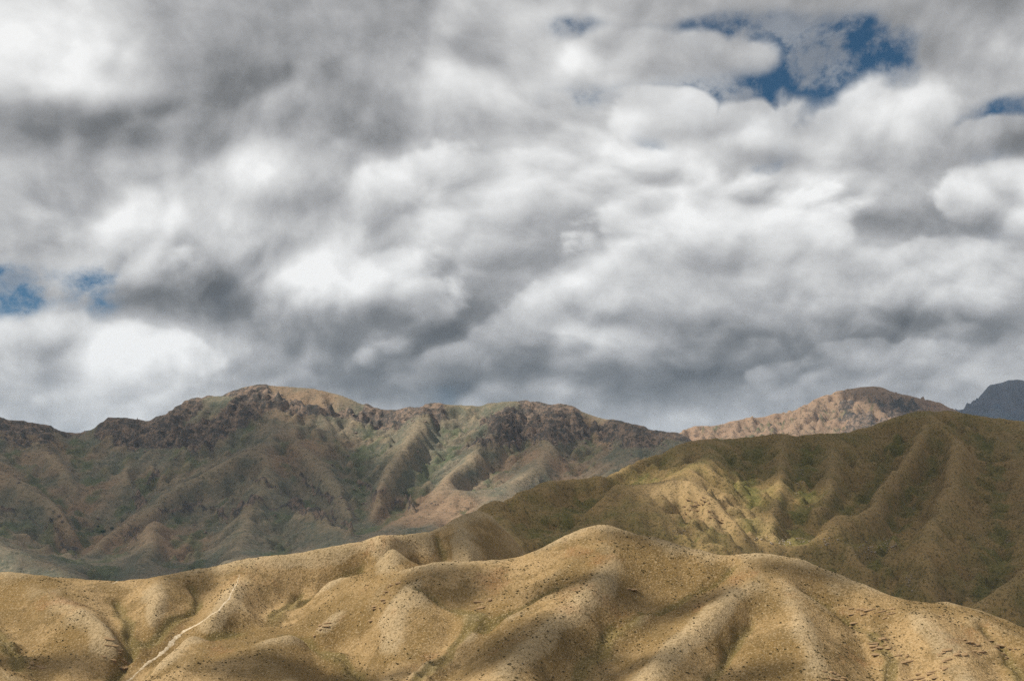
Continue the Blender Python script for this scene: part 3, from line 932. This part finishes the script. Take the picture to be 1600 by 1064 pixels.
def lump(V, f, seed):
    return (perlin(V[:, 0] * f + 9, V[:, 1] * f + 3, seed) + perlin(V[:, 1] * f + 5, V[:, 2] * f + 7, seed + 1) + perlin(V[:, 2] * f + 2, V[:, 0] * f + 8, seed + 2)) * 0.6


def cloud(px, py, Y, rx, ry, rz, alt, seed, kind='cloud'):
    g = np.array(at(px, py, Y))
    c = g + SUN * (alt - g[2]) / SUN[2]
    s = 1 + 0.32 * lump(ICO4, 1.3, seed) + 0.2 * lump(ICO4, 3.2, seed + 5)
    V = ICO4 * s[:, None] * np.array([rx, ry, rz])
    V[:, 2] = np.where(V[:, 2] < 0, V[:, 2] * 0.45, V[:, 2])
    me = bpy.data.meshes.new('cloud')
    fill_mesh(me, V, ICO4F)
    me.shade_smooth()
    me.materials.append(VAPOUR[kind])
    o = bpy.data.objects.new('cloud', me)
    o.location = c
    COL.objects.link(o)
    o['kind'] = 'structure'
    return o


CLOUDS = [(1530, 740, 1360, 285, 230, 109.2, 1500, 1),      # olive hill
          (1110, 698, 1340, 150, 100, 84, 1500, 4),
          (770, 800, 1040, 120, 130, 92.4, 1500, 7),
          (885, 755, 1190, 84, 84, 84, 1500, 10),
          (1640, 780, 1250, 300, 320, 100.8, 1500, 13),
          (1350, 812, 1140, 92, 90, 92.4, 1500, 16),
          (1400, 890, 1035, 120, 56, 92.4, 1500, 17),
          (1560, 930, 985, 90, 60, 84, 1500, 20),
          (130, 740, 2550, 700, 520, 138.6, 1700, 19, 'thin_cloud'),       # left of the range
          (420, 700, 2650, 200, 200, 84, 1700, 25, 'thin_cloud'),
          (920, 700, 2600, 260, 220, 92.4, 1700, 31, 'thin_cloud'),
          (420, 850, 2100, 420, 130, 84, 1700, 37, 'thin_cloud'),
          (200, 880, 2020, 190, 110, 71.4, 1700, 40, 'cloud'),
          (1445, 640, 4180, 200, 260, 109.2, 2600, 43),
          (1570, 620, 7900, 900, 900, 210, 5200, 49, 'thin_cloud'),
          (735, 815, 765, 44, 60, 37.8, 1000, 52, 'shade_cloud'),
          (425, 1042, 560, 40, 20, 25.2, 1000, 55, 'shade_cloud'),           # from here on: unseen small puffs, added to darken patches of the near hills
          (695, 918, 612, 24, 18, 21, 1000, 61, 'shade_cloud'),
          (1062, 950, 580, 34, 14, 16.8, 1000, 67, 'shade_cloud'),
          (1020, 848, 630, 26, 10, 16.8, 1000, 73, 'shade_cloud'),
          (1250, 892, 600, 26, 9, 15.12, 1000, 79, 'shade_cloud'),
          (800, 1000, 548, 44, 16, 16.8, 1000, 109, 'shade_cloud'),
          (1130, 1048, 522, 34, 9, 14, 1000, 115, 'shade_cloud'),
          (590, 1050, 545, 26, 8, 14, 1000, 121, 'shade_cloud'),
          (870, 1040, 530, 50, 16, 16.8, 1000, 85, 'shade_cloud'),
          (900, 925, 590, 34, 9, 16.8, 1000, 91, 'shade_cloud'),
          (300, 912, 690, 16, 20, 16.8, 1000, 97, 'shade_cloud'),
          (40, 1020, 590, 40, 12, 16.8, 1000, 103, 'shade_cloud')]
for c in CLOUDS:
    cloud(*c)

# ------------------------------------------------------------------ trodden paths
pm, t = new_mat('bare_path_soil')
P = t.n('ShaderNodeTexCoord').outputs['Object']
pc = t.mix(t.mr(t.noise(P, 0.8, 4, 0.65), 0.36, 0.64), (0.56, 0.47, 0.34), (0.38, 0.29, 0.175))
finish(t, pc, 0.95, t.noise(P, 2.5, 2, 0.6), 0.5, 0.2)


def make_path(pts, width, seed):
    """pts: photo pixels along the trail, width in metres (a number per point)"""
    W = np.array([fg.hit(*p) for p in pts])
    seg = np.concatenate([[0], np.cumsum(np.linalg.norm(np.diff(W, axis=0), axis=1))])
    s = np.arange(0, seg[-1], 0.6)
    x, y = np.interp(s, seg, W[:, 0]), np.interp(s, seg, W[:, 1])
    wd = np.interp(s, seg, width) * (1 + 0.9 * perlin(s / 3.1, s * 0 + seed, 2))
    x = x + 0.6 * perlin(s / 9.0, s * 0 + 4.4 + seed, 6)
    tx, ty = np.gradient(x), np.gradient(y)
    l = np.hypot(tx, ty) + 1e-9
    nx_, ny_ = -ty / l, tx / l
    rows = []
    for k in np.linspace(-0.5, 0.5, 7):
        kk = k * wd * (1 + 0.35 * perlin(s / 1.7, s * 0 + seed + (9.1 if k > 0 else 2.2), 8))
        xx, yy = x + nx_ * kk, y + ny_ * kk
        rows.append(np.stack([xx, yy, fg.h(xx, yy) + 0.10 * (1 - (2 * abs(k)) ** 4) - 0.06 * (abs(k) > 0.49)], -1))
    V = np.stack(rows, 1)
    n = len(s)
    i = (np.arange(n - 1)[:, None] * 7 + np.arange(6)[None, :]).ravel()
    me = bpy.data.meshes.new('path')
    fill_mesh(me, V.reshape(-1, 3), np.stack([i, i + 7, i + 8, i + 1], -1))
    me.shade_smooth()
    me.materials.append(pm)
    o = bpy.data.objects.new('path', me)
    COL.objects.link(o)
    o['kind'] = 'structure'
    return o


make_path([(375, 897), (368, 915), (358, 935), (341, 955), (314, 972), (290, 984), (276, 996), (260, 1013), (223, 1043), (196, 1064)],
          [0.3, 0.8, 1.1, 1.4, 1.6, 2.8, 2.4, 2.0, 1.3, 1.0], 1)
make_path([(174, 912), (182, 909), (188, 906)], [0.4, 0.8, 0.5], 4)

# ------------------------------------------------------------------ layered rock outcrops, slab by slab
rm, t = new_mat('red_brown_rock')
P = t.n('ShaderNodeTexCoord').outputs['Object']
rc = t.mix(t.mr(t.noise(P, 0.5, 4, 0.6), 0.36, 0.64), (0.33, 0.225, 0.12), (0.22, 0.14, 0.07))
rc = t.mix(t.m('MULTIPLY', t.mr(t.noise(P, 3.0, 3, 0.6), 0.5, 0.66), 0.5), rc, (0.30, 0.20, 0.11))
finish(t, rc, 0.9, t.noise(P, 2.2, 4, 0.65), 0.8, 0.25)


def slab_mesh(seed):
    """a broken rock plate: uneven outline, worn top, undercut front"""
    r = np.random.default_rng(seed)
    n = 12
    ang = np.linspace(0, 2 * np.pi, n, endpoint=False) + r.uniform(-0.15, 0.15, n)
    rad = 1 + r.uniform(-0.22, 0.18, n)
    ox, oy = np.sign(np.cos(ang)) * np.abs(np.cos(ang)) ** 0.6 * rad, np.sign(np.sin(ang)) * np.abs(np.sin(ang)) ** 0.6 * rad
    V = [(a * 0.86, b * 0.86, -1.0) for a, b in zip(ox, oy)] + [(a, b, 0.35 + r.uniform(-0.2, 0.2)) for a, b in zip(ox, oy)] + \
        [(a * 0.9, b * 0.9, 1.0 + r.uniform(-0.25, 0.25)) for a, b in zip(ox, oy)]
    V.append((0, 0, 1.1))
    F = []
    for k in range(n):
        j = (k + 1) % n
        F += [(k, j, n + j), (k, n + j, n + k), (n + k, n + j, 2 * n + j), (n + k, 2 * n + j, 2 * n + k), (2 * n + k, 2 * n + j, 3 * n)]
    me = bpy.data.meshes.new('slab')
    fill_mesh(me, np.array(V), np.array(F))
    me.materials.append(rm)
    return me


SLABS = [slab_mesh(100 + k) for k in range(6)]


def thing(name, label, cat, loc, group=None):
    o = bpy.data.objects.new(name, None)
    o.empty_display_size = 0.5
    COL.objects.link(o)
    o.location = loc
    o['label'] = label
    o['category'] = cat
    if group:
        o['group'] = group
    return o


def outcrop(land, px, py, length, rows, label, seed, tilt=0.12, size=1.0):
    """ledges of plates cropping out along the slope; length in metres"""
    r = np.random.default_rng(seed)
    c = land.hit(px, py)
    root = thing('rock_outcrop', label, 'outcrop', tuple(c), 'rock outcrops on the slopes')
    for row in range(rows):
        x = -length / 2 * r.uniform(0.6, 1.0)
        dy = (row - (rows - 1) / 2) * 2.6 * size + r.uniform(-0.7, 0.7)
        end = length / 2 * r.uniform(0.6, 1.0)
        while x < end:
            ln = r.uniform(0.6, 3.2) * size
            th = r.uniform(0.12, 0.30) * size
            X, Y = c[0] + x, c[1] + dy + r.uniform(-0.25, 0.25) + 1.2 * math.sin(x * 0.35 + row * 2.1) + x * 0.12
            z = float(land.h(np.array([X]), np.array([Y]))[0])
            o = bpy.data.objects.new('slab', SLABS[int(r.integers(6))])
            COL.objects.link(o)
            o.parent = root
            o.location = (X - c[0], Y - c[1], z - c[2] + th * 0.15)
            o.rotation_euler = (0.22 + r.uniform(-0.1, 0.1), -tilt + r.uniform(-0.08, 0.08), r.uniform(-0.22, 0.22))
            o.scale = (ln, r.uniform(0.6, 1.5) * size, th * r.uniform(0.8, 1.9))
            x += ln * r.uniform(1.2, 2.2) + 2.0 * r.random() ** 3
    return root


OUT = [(fg, 1378, 1011, 9, 4, 'stack of red-brown rock ledges beside the gully, right of the middle foreground', 1, 0.05, 1.0),
       (fg, 1487, 1021, 14, 2, 'long red-brown rock ledge across the sunny slope near the lower right corner', 2, 0.14, 1.1),
       (fg, 1524, 1011, 9, 3, 'rusty layered ledge at the upper right end of the long rock ledge', 3, 0.12, 1.0),
       (fg, 1345, 955, 13, 3, 'thin broken ledges high on the right foreground slope just under its crest', 4, 0.1, 0.8),
       (fg, 1392, 956, 9, 2, 'pair of slanting thin ledges just right of the highest foreground ledges', 5, 0.2, 0.8),
       (fg, 1562, 1004, 8, 2, 'dark rusty rock ledge nearest the right edge of the photo', 6, -0.1, 1.1),
       (fg, 1580, 1020, 8, 2, 'broken brown rocks below the ledge nearest the right edge', 7, -0.3, 0.8),
       (fg, 1462, 1051, 12, 3, 'row of dark jagged ledges at the bottom right, below the long rock ledge', 8, 0.14, 0.95),
       (fg, 1414, 1031, 5, 2, 'small dark rock step between the gully ledges and the jagged row', 9, 0.1, 0.9),
       (fg, 1424, 1060, 9, 1, 'flat red-brown ledge cut by the bottom edge of the photo', 10, 0.05, 1.0),
       (fg, 1310, 1058, 16, 2, 'red-brown ledge slanting down to the bottom edge, left of the right gully', 11, -0.2, 1.0),
       (fg, 757, 945, 9, 2, 'dark undercut ledge in the hollow of the middle foreground gully', 12, 0.03, 1.1),
       (fg, 613, 918, 8, 2, 'brown ledge near the top of the middle foreground spur', 13, 0.0, 0.9),
       (fg, 598, 941, 11, 3, 'faint thin strata lines under the brown ledge of the middle spur', 14, 0.04, 0.7),
       (fg, 506, 978, 10, 2, 'tan layered ledge on the left nose of the middle foreground spur', 15, 0.06, 0.9),
       (fg, 990, 922, 7, 1, 'small reddish ledge below the rounded central hilltop', 16, 0.02, 0.9),
       (fg, 186, 1022, 13, 3, 'slanting brown strata beside the gully at the lower left', 17, -0.25, 0.9),
       (fg, 185, 1041, 5, 1, 'dark rock lip above the green gully at the lower left', 18, -0.1, 1.0),
       (fg, 58, 1042, 8, 3, 'scattered rusty rocks on the lower left slope', 19, 0.0, 0.8),
       (md, 1090, 792, 34, 3, 'dark strata lines across the sunlit spur of the olive hill', 20, -0.35, 1.4),
       (md, 1115, 806, 26, 2, 'lower dark ledges on the sunlit spur of the olive hill', 21, -0.4, 1.3)]
for a in OUT:
    outcrop(*a)

# ------------------------------------------------------------------ pale boulders on the olive hill
bm_, t = new_mat('pale_boulder')
P = t.n('ShaderNodeTexCoord').outputs['Object']
finish(t, t.mix(t.mr(t.noise(P, 1.2, 4, 0.6), 0.36, 0.64), (0.42, 0.36, 0.29), (0.27, 0.22, 0.165)), 0.9, t.noise(P, 2.0, 3, 0.6), 0.7, 0.3)
dm_, t = new_mat('dark_crag_rock')
P = t.n('ShaderNodeTexCoord').outputs['Object']
finish(t, t.mix(t.mr(t.noise(P, 0.4, 4, 0.6), 0.36, 0.64), (0.16, 0.13, 0.11), (0.30, 0.22, 0.17)), 0.95, t.noise(P, 0.7, 3, 0.6), 0.8, 1.0)


def boulder_mesh(seed, mat):
    s = 1 + 0.5 * lump(ICO2, 1.1, seed) + 0.22 * lump(ICO2, 2.6, seed + 4)
    V = ICO2 * s[:, None] * np.array([1.0, 0.85, 0.7])
    V[:, 2] = np.maximum(V[:, 2], -0.35)
    me = bpy.data.meshes.new('boulder')
    fill_mesh(me, V, ICO2F)
    me.materials.append(mat)
    return me


BOULD = [boulder_mesh(20 + 3 * k, bm_) for k in range(5)]
r = np.random.default_rng(77)
for px, py, sx, sy, n, smin, smax, label in (
        (1225, 846, 38, 7, 34, 0.5, 1.1, 'pale boulder strewn along the green valley floor behind the central foreground hill'),
        (1290, 848, 14, 6, 12, 0.5, 1.0, 'pale boulder on the low rise right of the green valley floor'),
        (1352, 862, 16, 14, 24, 0.5, 1.2, 'pale boulder on the bare striped nose of the olive hill'),
        (1390, 853, 10, 9, 16, 0.5, 1.2, 'pale boulder in the gully right of the bare striped nose'),
        (1421, 912, 5, 9, 12, 0.5, 1.1, 'pale boulder at the foot of the olive hill just above the right foreground crest'),
        (1252, 738, 6, 20, 16, 0.5, 1.2, 'pale boulder down the stony gully in the middle of the olive hill'),
        (1062, 830, 24, 7, 18, 0.4, 0.8, 'pale boulder below the sunlit spur behind the rounded central hilltop'),
        (1574, 845, 6, 9, 8, 0.5, 1.1, 'pale boulder in the green gully near the right edge'),
        (1420, 790, 20, 20, 8, 0.5, 0.9, 'lone pale boulder on the dark upper slope of the olive hill')):
    for _ in range(n):
        p = md.hit(px + r.normal() * sx * 0.6, py + r.normal() * sy * 0.6)
        o = bpy.data.objects.new('boulder', BOULD[int(r.integers(5))])
        COL.objects.link(o)
        sz = r.uniform(smin, smax)
        o.location = (p[0], p[1], p[2] + sz * 0.12)
        o.rotation_euler = (0, 0, r.uniform(0, 6.28))
        o.scale = (sz, sz, sz)
        o['label'] = label
        o['category'] = 'boulder'
        o['group'] = 'pale boulders on the olive hill'

# ------------------------------------------------------------------ scrub
sm_, t = new_mat('scrub_leaves')
P = t.n('ShaderNodeObjectInfo')
finish(t, t.mix(P.outputs['Random'], (0.052, 0.046, 0.018), (0.105, 0.082, 0.032)), 0.9)


def leaf_clump(n, radius, flat, size, seed, name, mat):
    r = np.random.default_rng(seed)
    d = r.normal(size=(n, 3))
    d /= np.linalg.norm(d, axis=1)[:, None]
    c = d * (r.random((n, 1)) ** 0.4) * radius
    c[:, 2] = np.abs(c[:, 2]) * flat
    V = []
    for k in range(n):
        a = r.normal(size=3)
        a /= np.linalg.norm(a)
        b = np.cross(a, r.normal(size=3))
        b /= np.linalg.norm(b)
        s_ = size * r.uniform(0.6, 1.3)
        V += [c[k] - a * s_, c[k] + b * s_ * 0.7, c[k] + a * s_, c[k] - b * s_ * 0.7]
    me = bpy.data.meshes.new(name)
    fill_mesh(me, np.array(V), np.arange(4 * n).reshape(-1, 4))
    me.materials.append(mat)
    return me


SHRUB = [leaf_clump(26, 0.5, 0.8, 0.22, 40 + k, 'shrub', sm_) for k in range(4)]


def scatter(land, n, seed, x0, x1, y0, y1, dens):
    r = np.random.default_rng(seed)
    x, y = r.uniform(x0, x1, n), r.uniform(y0, y1, n)
    keep = r.random(n) < dens(x, y)
    x, y = x[keep], y[keep]
    z = land.h(x, y)
    u, v = project(x, y, z)
    ok = (u > -60) & (u < 1660) & (v < 1090)
    x, y, z = x[ok], y[ok], z[ok]
    return np.stack([x, y, z], -1), 0.18 + 0.85 * r.random(len(x)) ** 4.0


def cover(name, pts, sizes, proto, mat):
    """ground cover nobody could count: one object of points that carries the clumps"""
    me = bpy.data.meshes.new(name)
    me.vertices.add(len(pts))
    me.vertices.foreach_set('co', pts.astype(np.float32).ravel())
    a = me.attributes.new('size', 'FLOAT', 'POINT')
    a.data.foreach_set('value', sizes.astype(np.float32))
    me.materials.append(mat)
    o = bpy.data.objects.new(name, me)
    COL.objects.link(o)
    o['kind'] = 'stuff'
    g = bpy.data.node_groups.new(name, 'GeometryNodeTree')
    g.interface.new_socket('Geometry', in_out='INPUT', socket_type='NodeSocketGeometry')
    g.interface.new_socket('Geometry', in_out='OUTPUT', socket_type='NodeSocketGeometry')
    N = g.nodes.new
    gi, go = N('NodeGroupInput'), N('NodeGroupOutput')
    oi = N('GeometryNodeObjectInfo')
    oi.inputs['Object'].default_value = proto
    oi.transform_space = 'ORIGINAL'
    inst = N('GeometryNodeInstanceOnPoints')
    na = N('GeometryNodeInputNamedAttribute')
    na.data_type = 'FLOAT'
    na.inputs[0].default_value = 'size'
    rv = N('FunctionNodeRandomValue')
    rv.data_type = 'FLOAT'
    rv.inputs[2].default_value = 0.0
    rv.inputs[3].default_value = 6.28
    cx = N('ShaderNodeCombineXYZ')
    L = g.links.new
    L(gi.outputs[0], inst.inputs['Points'])
    L(oi.outputs['Geometry'], inst.inputs['Instance'])
    L(na.outputs[0], inst.inputs['Scale'])
    L(rv.outputs[1], cx.inputs[2])
    L(cx.outputs[0], inst.inputs['Rotation'])
    L(inst.outputs[0], go.inputs[0])
    md_ = o.modifiers.new('scatter', 'NODES')
    md_.node_group = g
    return o


def dens_fg(x, y):
    side = smooth(-150, 60, x)
    return np.clip(0.06 + 0.42 * side + 1.1 * fbm(x, y, 45, 4, 0.6, 44) + 0.7 * fbm(x, y, 9, 2, 0.6, 46), 0.015, 1)


pts, sz = scatter(fg, 110000, 5, -330, 340, 430, 720, dens_fg)
u, v = project(pts[:, 0], pts[:, 1], pts[:, 2])
inside = (u > 5) & (u < 1595) & (v < 1060) & (v > 800)
order = np.argsort(np.where(inside, -sz / pts[:, 1], 0))
first = order[:300]
SPOTS = [((60, 960), 'low dark scrub bush on the broad slope at the far left of the foreground'),
         ((60, 1045), 'low dark scrub bush near the bottom left corner'),
         ((250, 960), 'low dark scrub bush on the slope left of the pale ridge path'),
         ((400, 950), 'low dark scrub bush on the slope right of the pale ridge path'),
         ((400, 1040), 'low dark scrub bush on the shaded knoll at the bottom, right of the path'),
         ((560, 870), 'low dark scrub bush just under the left foreground crest'),
         ((600, 980), 'low dark scrub bush on the rounded spur left of the middle gully'),
         ((700, 930), 'low dark scrub bush on the shaded side at the head of the middle gully'),
         ((830, 960), 'low dark scrub bush on the slope just right of the middle gully'),
         ((850, 1045), 'low dark scrub bush at the bottom edge between the middle gully and the next one'),
         ((940, 850), 'low dark scrub bush on the rounded central hilltop'),
         ((1050, 910), 'low dark scrub bush on the hollow slope right of the central hilltop'),
         ((1080, 1030), 'low dark scrub bush on the lower sunny spur right of the second gully'),
         ((1190, 890), 'low dark scrub bush on the top of the right-hand hilltop'),
         ((1230, 990), 'low dark scrub bush midway down the right-hand hill'),
         ((1340, 930), 'low dark scrub bush under the descending crest of the right-hand hill'),
         ((1450, 985), 'low dark scrub bush among the rock ledges on the right'),
         ((1500, 1050), 'low dark scrub bush near the bottom right corner'),
         ((1560, 985), 'low dark scrub bush along the crest at the right edge')]
for k in first:
    o = bpy.data.objects.new('shrub', SHRUB[int(k) % 4])
    COL.objects.link(o)
    o.location = tuple(pts[k])
    o.rotation_euler = (0, 0, float(k % 63) / 10)
    s_ = float(sz[k]) * 1.1
    o.scale = (s_, s_, s_)
    o['label'] = min(SPOTS, key=lambda q: (q[0][0] - u[k]) ** 2 + (1.6 * (q[0][1] - v[k])) ** 2)[1]
    o['category'] = 'shrub'
    o['group'] = 'larger scrub bushes on the foreground hills'
proto = o
proto_scale = proto.scale[0]
rest = order[300:]
cover('foreground_scrub', pts[rest], sz[rest], proto, sm_)


def dens_md(x, y):
    return np.clip(0.45 + 0.9 * fbm(x, y, 80, 3, 0.6, 47), 0.03, 1)


pts, sz = scatter(md, 60000, 6, -150, 720, 880, 1520, dens_md)
cover('olive_hill_scrub', pts, sz * 1.25, proto, sm_)

# rocks fallen below the crags
CRAG = boulder_mesh(61, dm_)
crag_proto = bpy.data.objects.new('boulder', CRAG)
COL.objects.link(crag_proto)
p = mt.hit(652, 706)
crag_proto.location = tuple(p)
crag_proto.scale = (4, 4, 4)
crag_proto['label'] = 'big dark boulder lying below the crags at the head of the pale slope'
crag_proto['category'] = 'boulder'
rr = np.random.default_rng(9)
x, y = rr.uniform(-1250, 450, 60000), rr.uniform(2250, 2960, 60000)
u_, v_ = ((x - mt.x0) / mt.c).astype(int), ((y - mt.y0) / mt.c).astype(int)
near = blur(mt.rock, 10)[v_, u_]
cy_ = mt.h(x, y)
pu, pv_ = project(x, y, cy_)
under = pv_ - np.interp(pu, [q[0] for q in crestR], [q[1] for q in crestR]) > 14
keep = under & (rr.random(60000) < np.clip(near * 0.25 + 0.006, 0, 1) * smooth(-0.5, 0.4, fbm(x, y, 90, 3, 0.6, 58)))
pts = np.stack([x[keep], y[keep], mt.h(x[keep], y[keep])], -1)
cover('fallen_rocks', pts, 1.0 + 3.2 * rr.random(len(pts)) ** 3, crag_proto, dm_)

# ------------------------------------------------------------------ trees in the left valley
lm_, t = new_mat('tree_leaves')
P = t.n('ShaderNodeTexCoord').outputs['Object']
finish(t, t.mix(t.mr(t.noise(P, 0.6, 3, 0.6), 0.35, 0.65), (0.018, 0.05, 0.018), (0.045, 0.085, 0.025)), 0.8)
tm_, t = new_mat('tree_bark')
P = t.n('ShaderNodeTexCoord').outputs['Object']
finish(t, t.mix(t.noise(P, 3.0, 3, 0.6), (0.10, 0.07, 0.05), (0.18, 0.13, 0.09)), 0.9)


def limb(V, F, a, b, ra, rb, n=7):
    a, b = np.array(a, float), np.array(b, float)
    d = (b - a) / np.linalg.norm(b - a)
    u1 = np.cross(d, (0.3, 1, 0.2))
    u1 /= np.linalg.norm(u1)
    u2 = np.cross(d, u1)
    i0 = len(V)
    for p, rad in ((a, ra), (b, rb)):
        for k in range(n):
            q = 2 * np.pi * k / n
            V.append(p + rad * (np.cos(q) * u1 + np.sin(q) * u2))
    for k in range(n):
        j = (k + 1) % n
        F.append((i0 + k, i0 + j, i0 + n + j, i0 + n + k))


def tree(px, py, height, wide, label, seed):
    r = np.random.default_rng(seed)
    p = mt.hit(px, py)
    root = thing('tree', label, 'tree', (p[0], p[1], p[2] - 0.2), 'trees in the left valley')
    V, F = [], []
    limb(V, F, (0, 0, 0), (0.1, 0, height * 0.45), height * 0.045, height * 0.03)
    tips = []
    for k in range(7):
        a = 2 * np.pi * k / 7 + r.uniform(-0.3, 0.3)
        tip = (wide * 0.32 * np.cos(a), wide * 0.32 * np.sin(a), height * r.uniform(0.5, 0.8))
        limb(V, F, (0, 0, height * r.uniform(0.2, 0.42)), tip, height * 0.02, height * 0.008, 5)
        tips.append(tip)
    me = bpy.data.meshes.new('trunk')
    fill_mesh(me, np.array(V), np.array(F))
    me.materials.append(tm_)
    o = bpy.data.objects.new('trunk', me)
    COL.objects.link(o)
    o.parent = root
    cl = [np.array(q) for q in tips] + [np.array([r.normal() * wide * 0.16, r.normal() * wide * 0.16, height * r.uniform(0.35, 0.85)]) for _ in range(14)]
    LV = []
    for c in cl:
        rad = wide * r.uniform(0.13, 0.22)
        for _ in range(70):
            d = r.normal(size=3)
            d /= np.linalg.norm(d)
            q = c + d * rad * r.random() ** 0.4 * np.array([1, 1, 0.8])
            a = r.normal(size=3)
            a /= np.linalg.norm(a)
            b = np.cross(a, r.normal(size=3))
            b /= np.linalg.norm(b)
            s_ = wide * r.uniform(0.025, 0.05)
            LV += [q - a * s_, q + b * s_ * 0.7, q + a * s_, q - b * s_ * 0.7]
    me = bpy.data.meshes.new('crown')
    fill_mesh(me, np.array(LV), np.arange(len(LV)).reshape(-1, 4))
    me.materials.append(lm_)
    o = bpy.data.objects.new('crown', me)
    COL.objects.link(o)
    o.parent = root


tree(161, 836, 11.0, 13.5, 'largest dark green round tree in the left valley below the crags', 1)
tree(175, 828, 6.5, 8.5, 'smaller dark green tree up the valley, right of the largest tree', 2)
tree(153, 824, 4.5, 6.0, 'smallest dark green tree, above and left of the largest tree', 3)

# ------------------------------------------------------------------ haze
hz, t = new_mat('thin_haze')
pv = t.n('ShaderNodeVolumePrincipled', {'Color': (0.52, 0.72, 1.0, 1), 'Density': 0.000024, 'Anisotropy': 0.0})
t.n('ShaderNodeOutputMaterial', {1: pv})
hx, z0, z1 = 42000.0, -190.0, 905.0
V = [(a, b, c) for c in (z0, z1) for b in (-hx, hx) for a in (-hx, hx)]
me = bpy.data.meshes.new('haze')
me.from_pydata(V, [], [(0, 2, 3, 1), (4, 5, 7, 6), (0, 1, 5, 4), (2, 6, 7, 3), (0, 4, 6, 2), (1, 3, 7, 5)])
me.materials.append(hz)
o = bpy.data.objects.new('haze', me)
COL.objects.link(o)
o['kind'] = 'stuff'
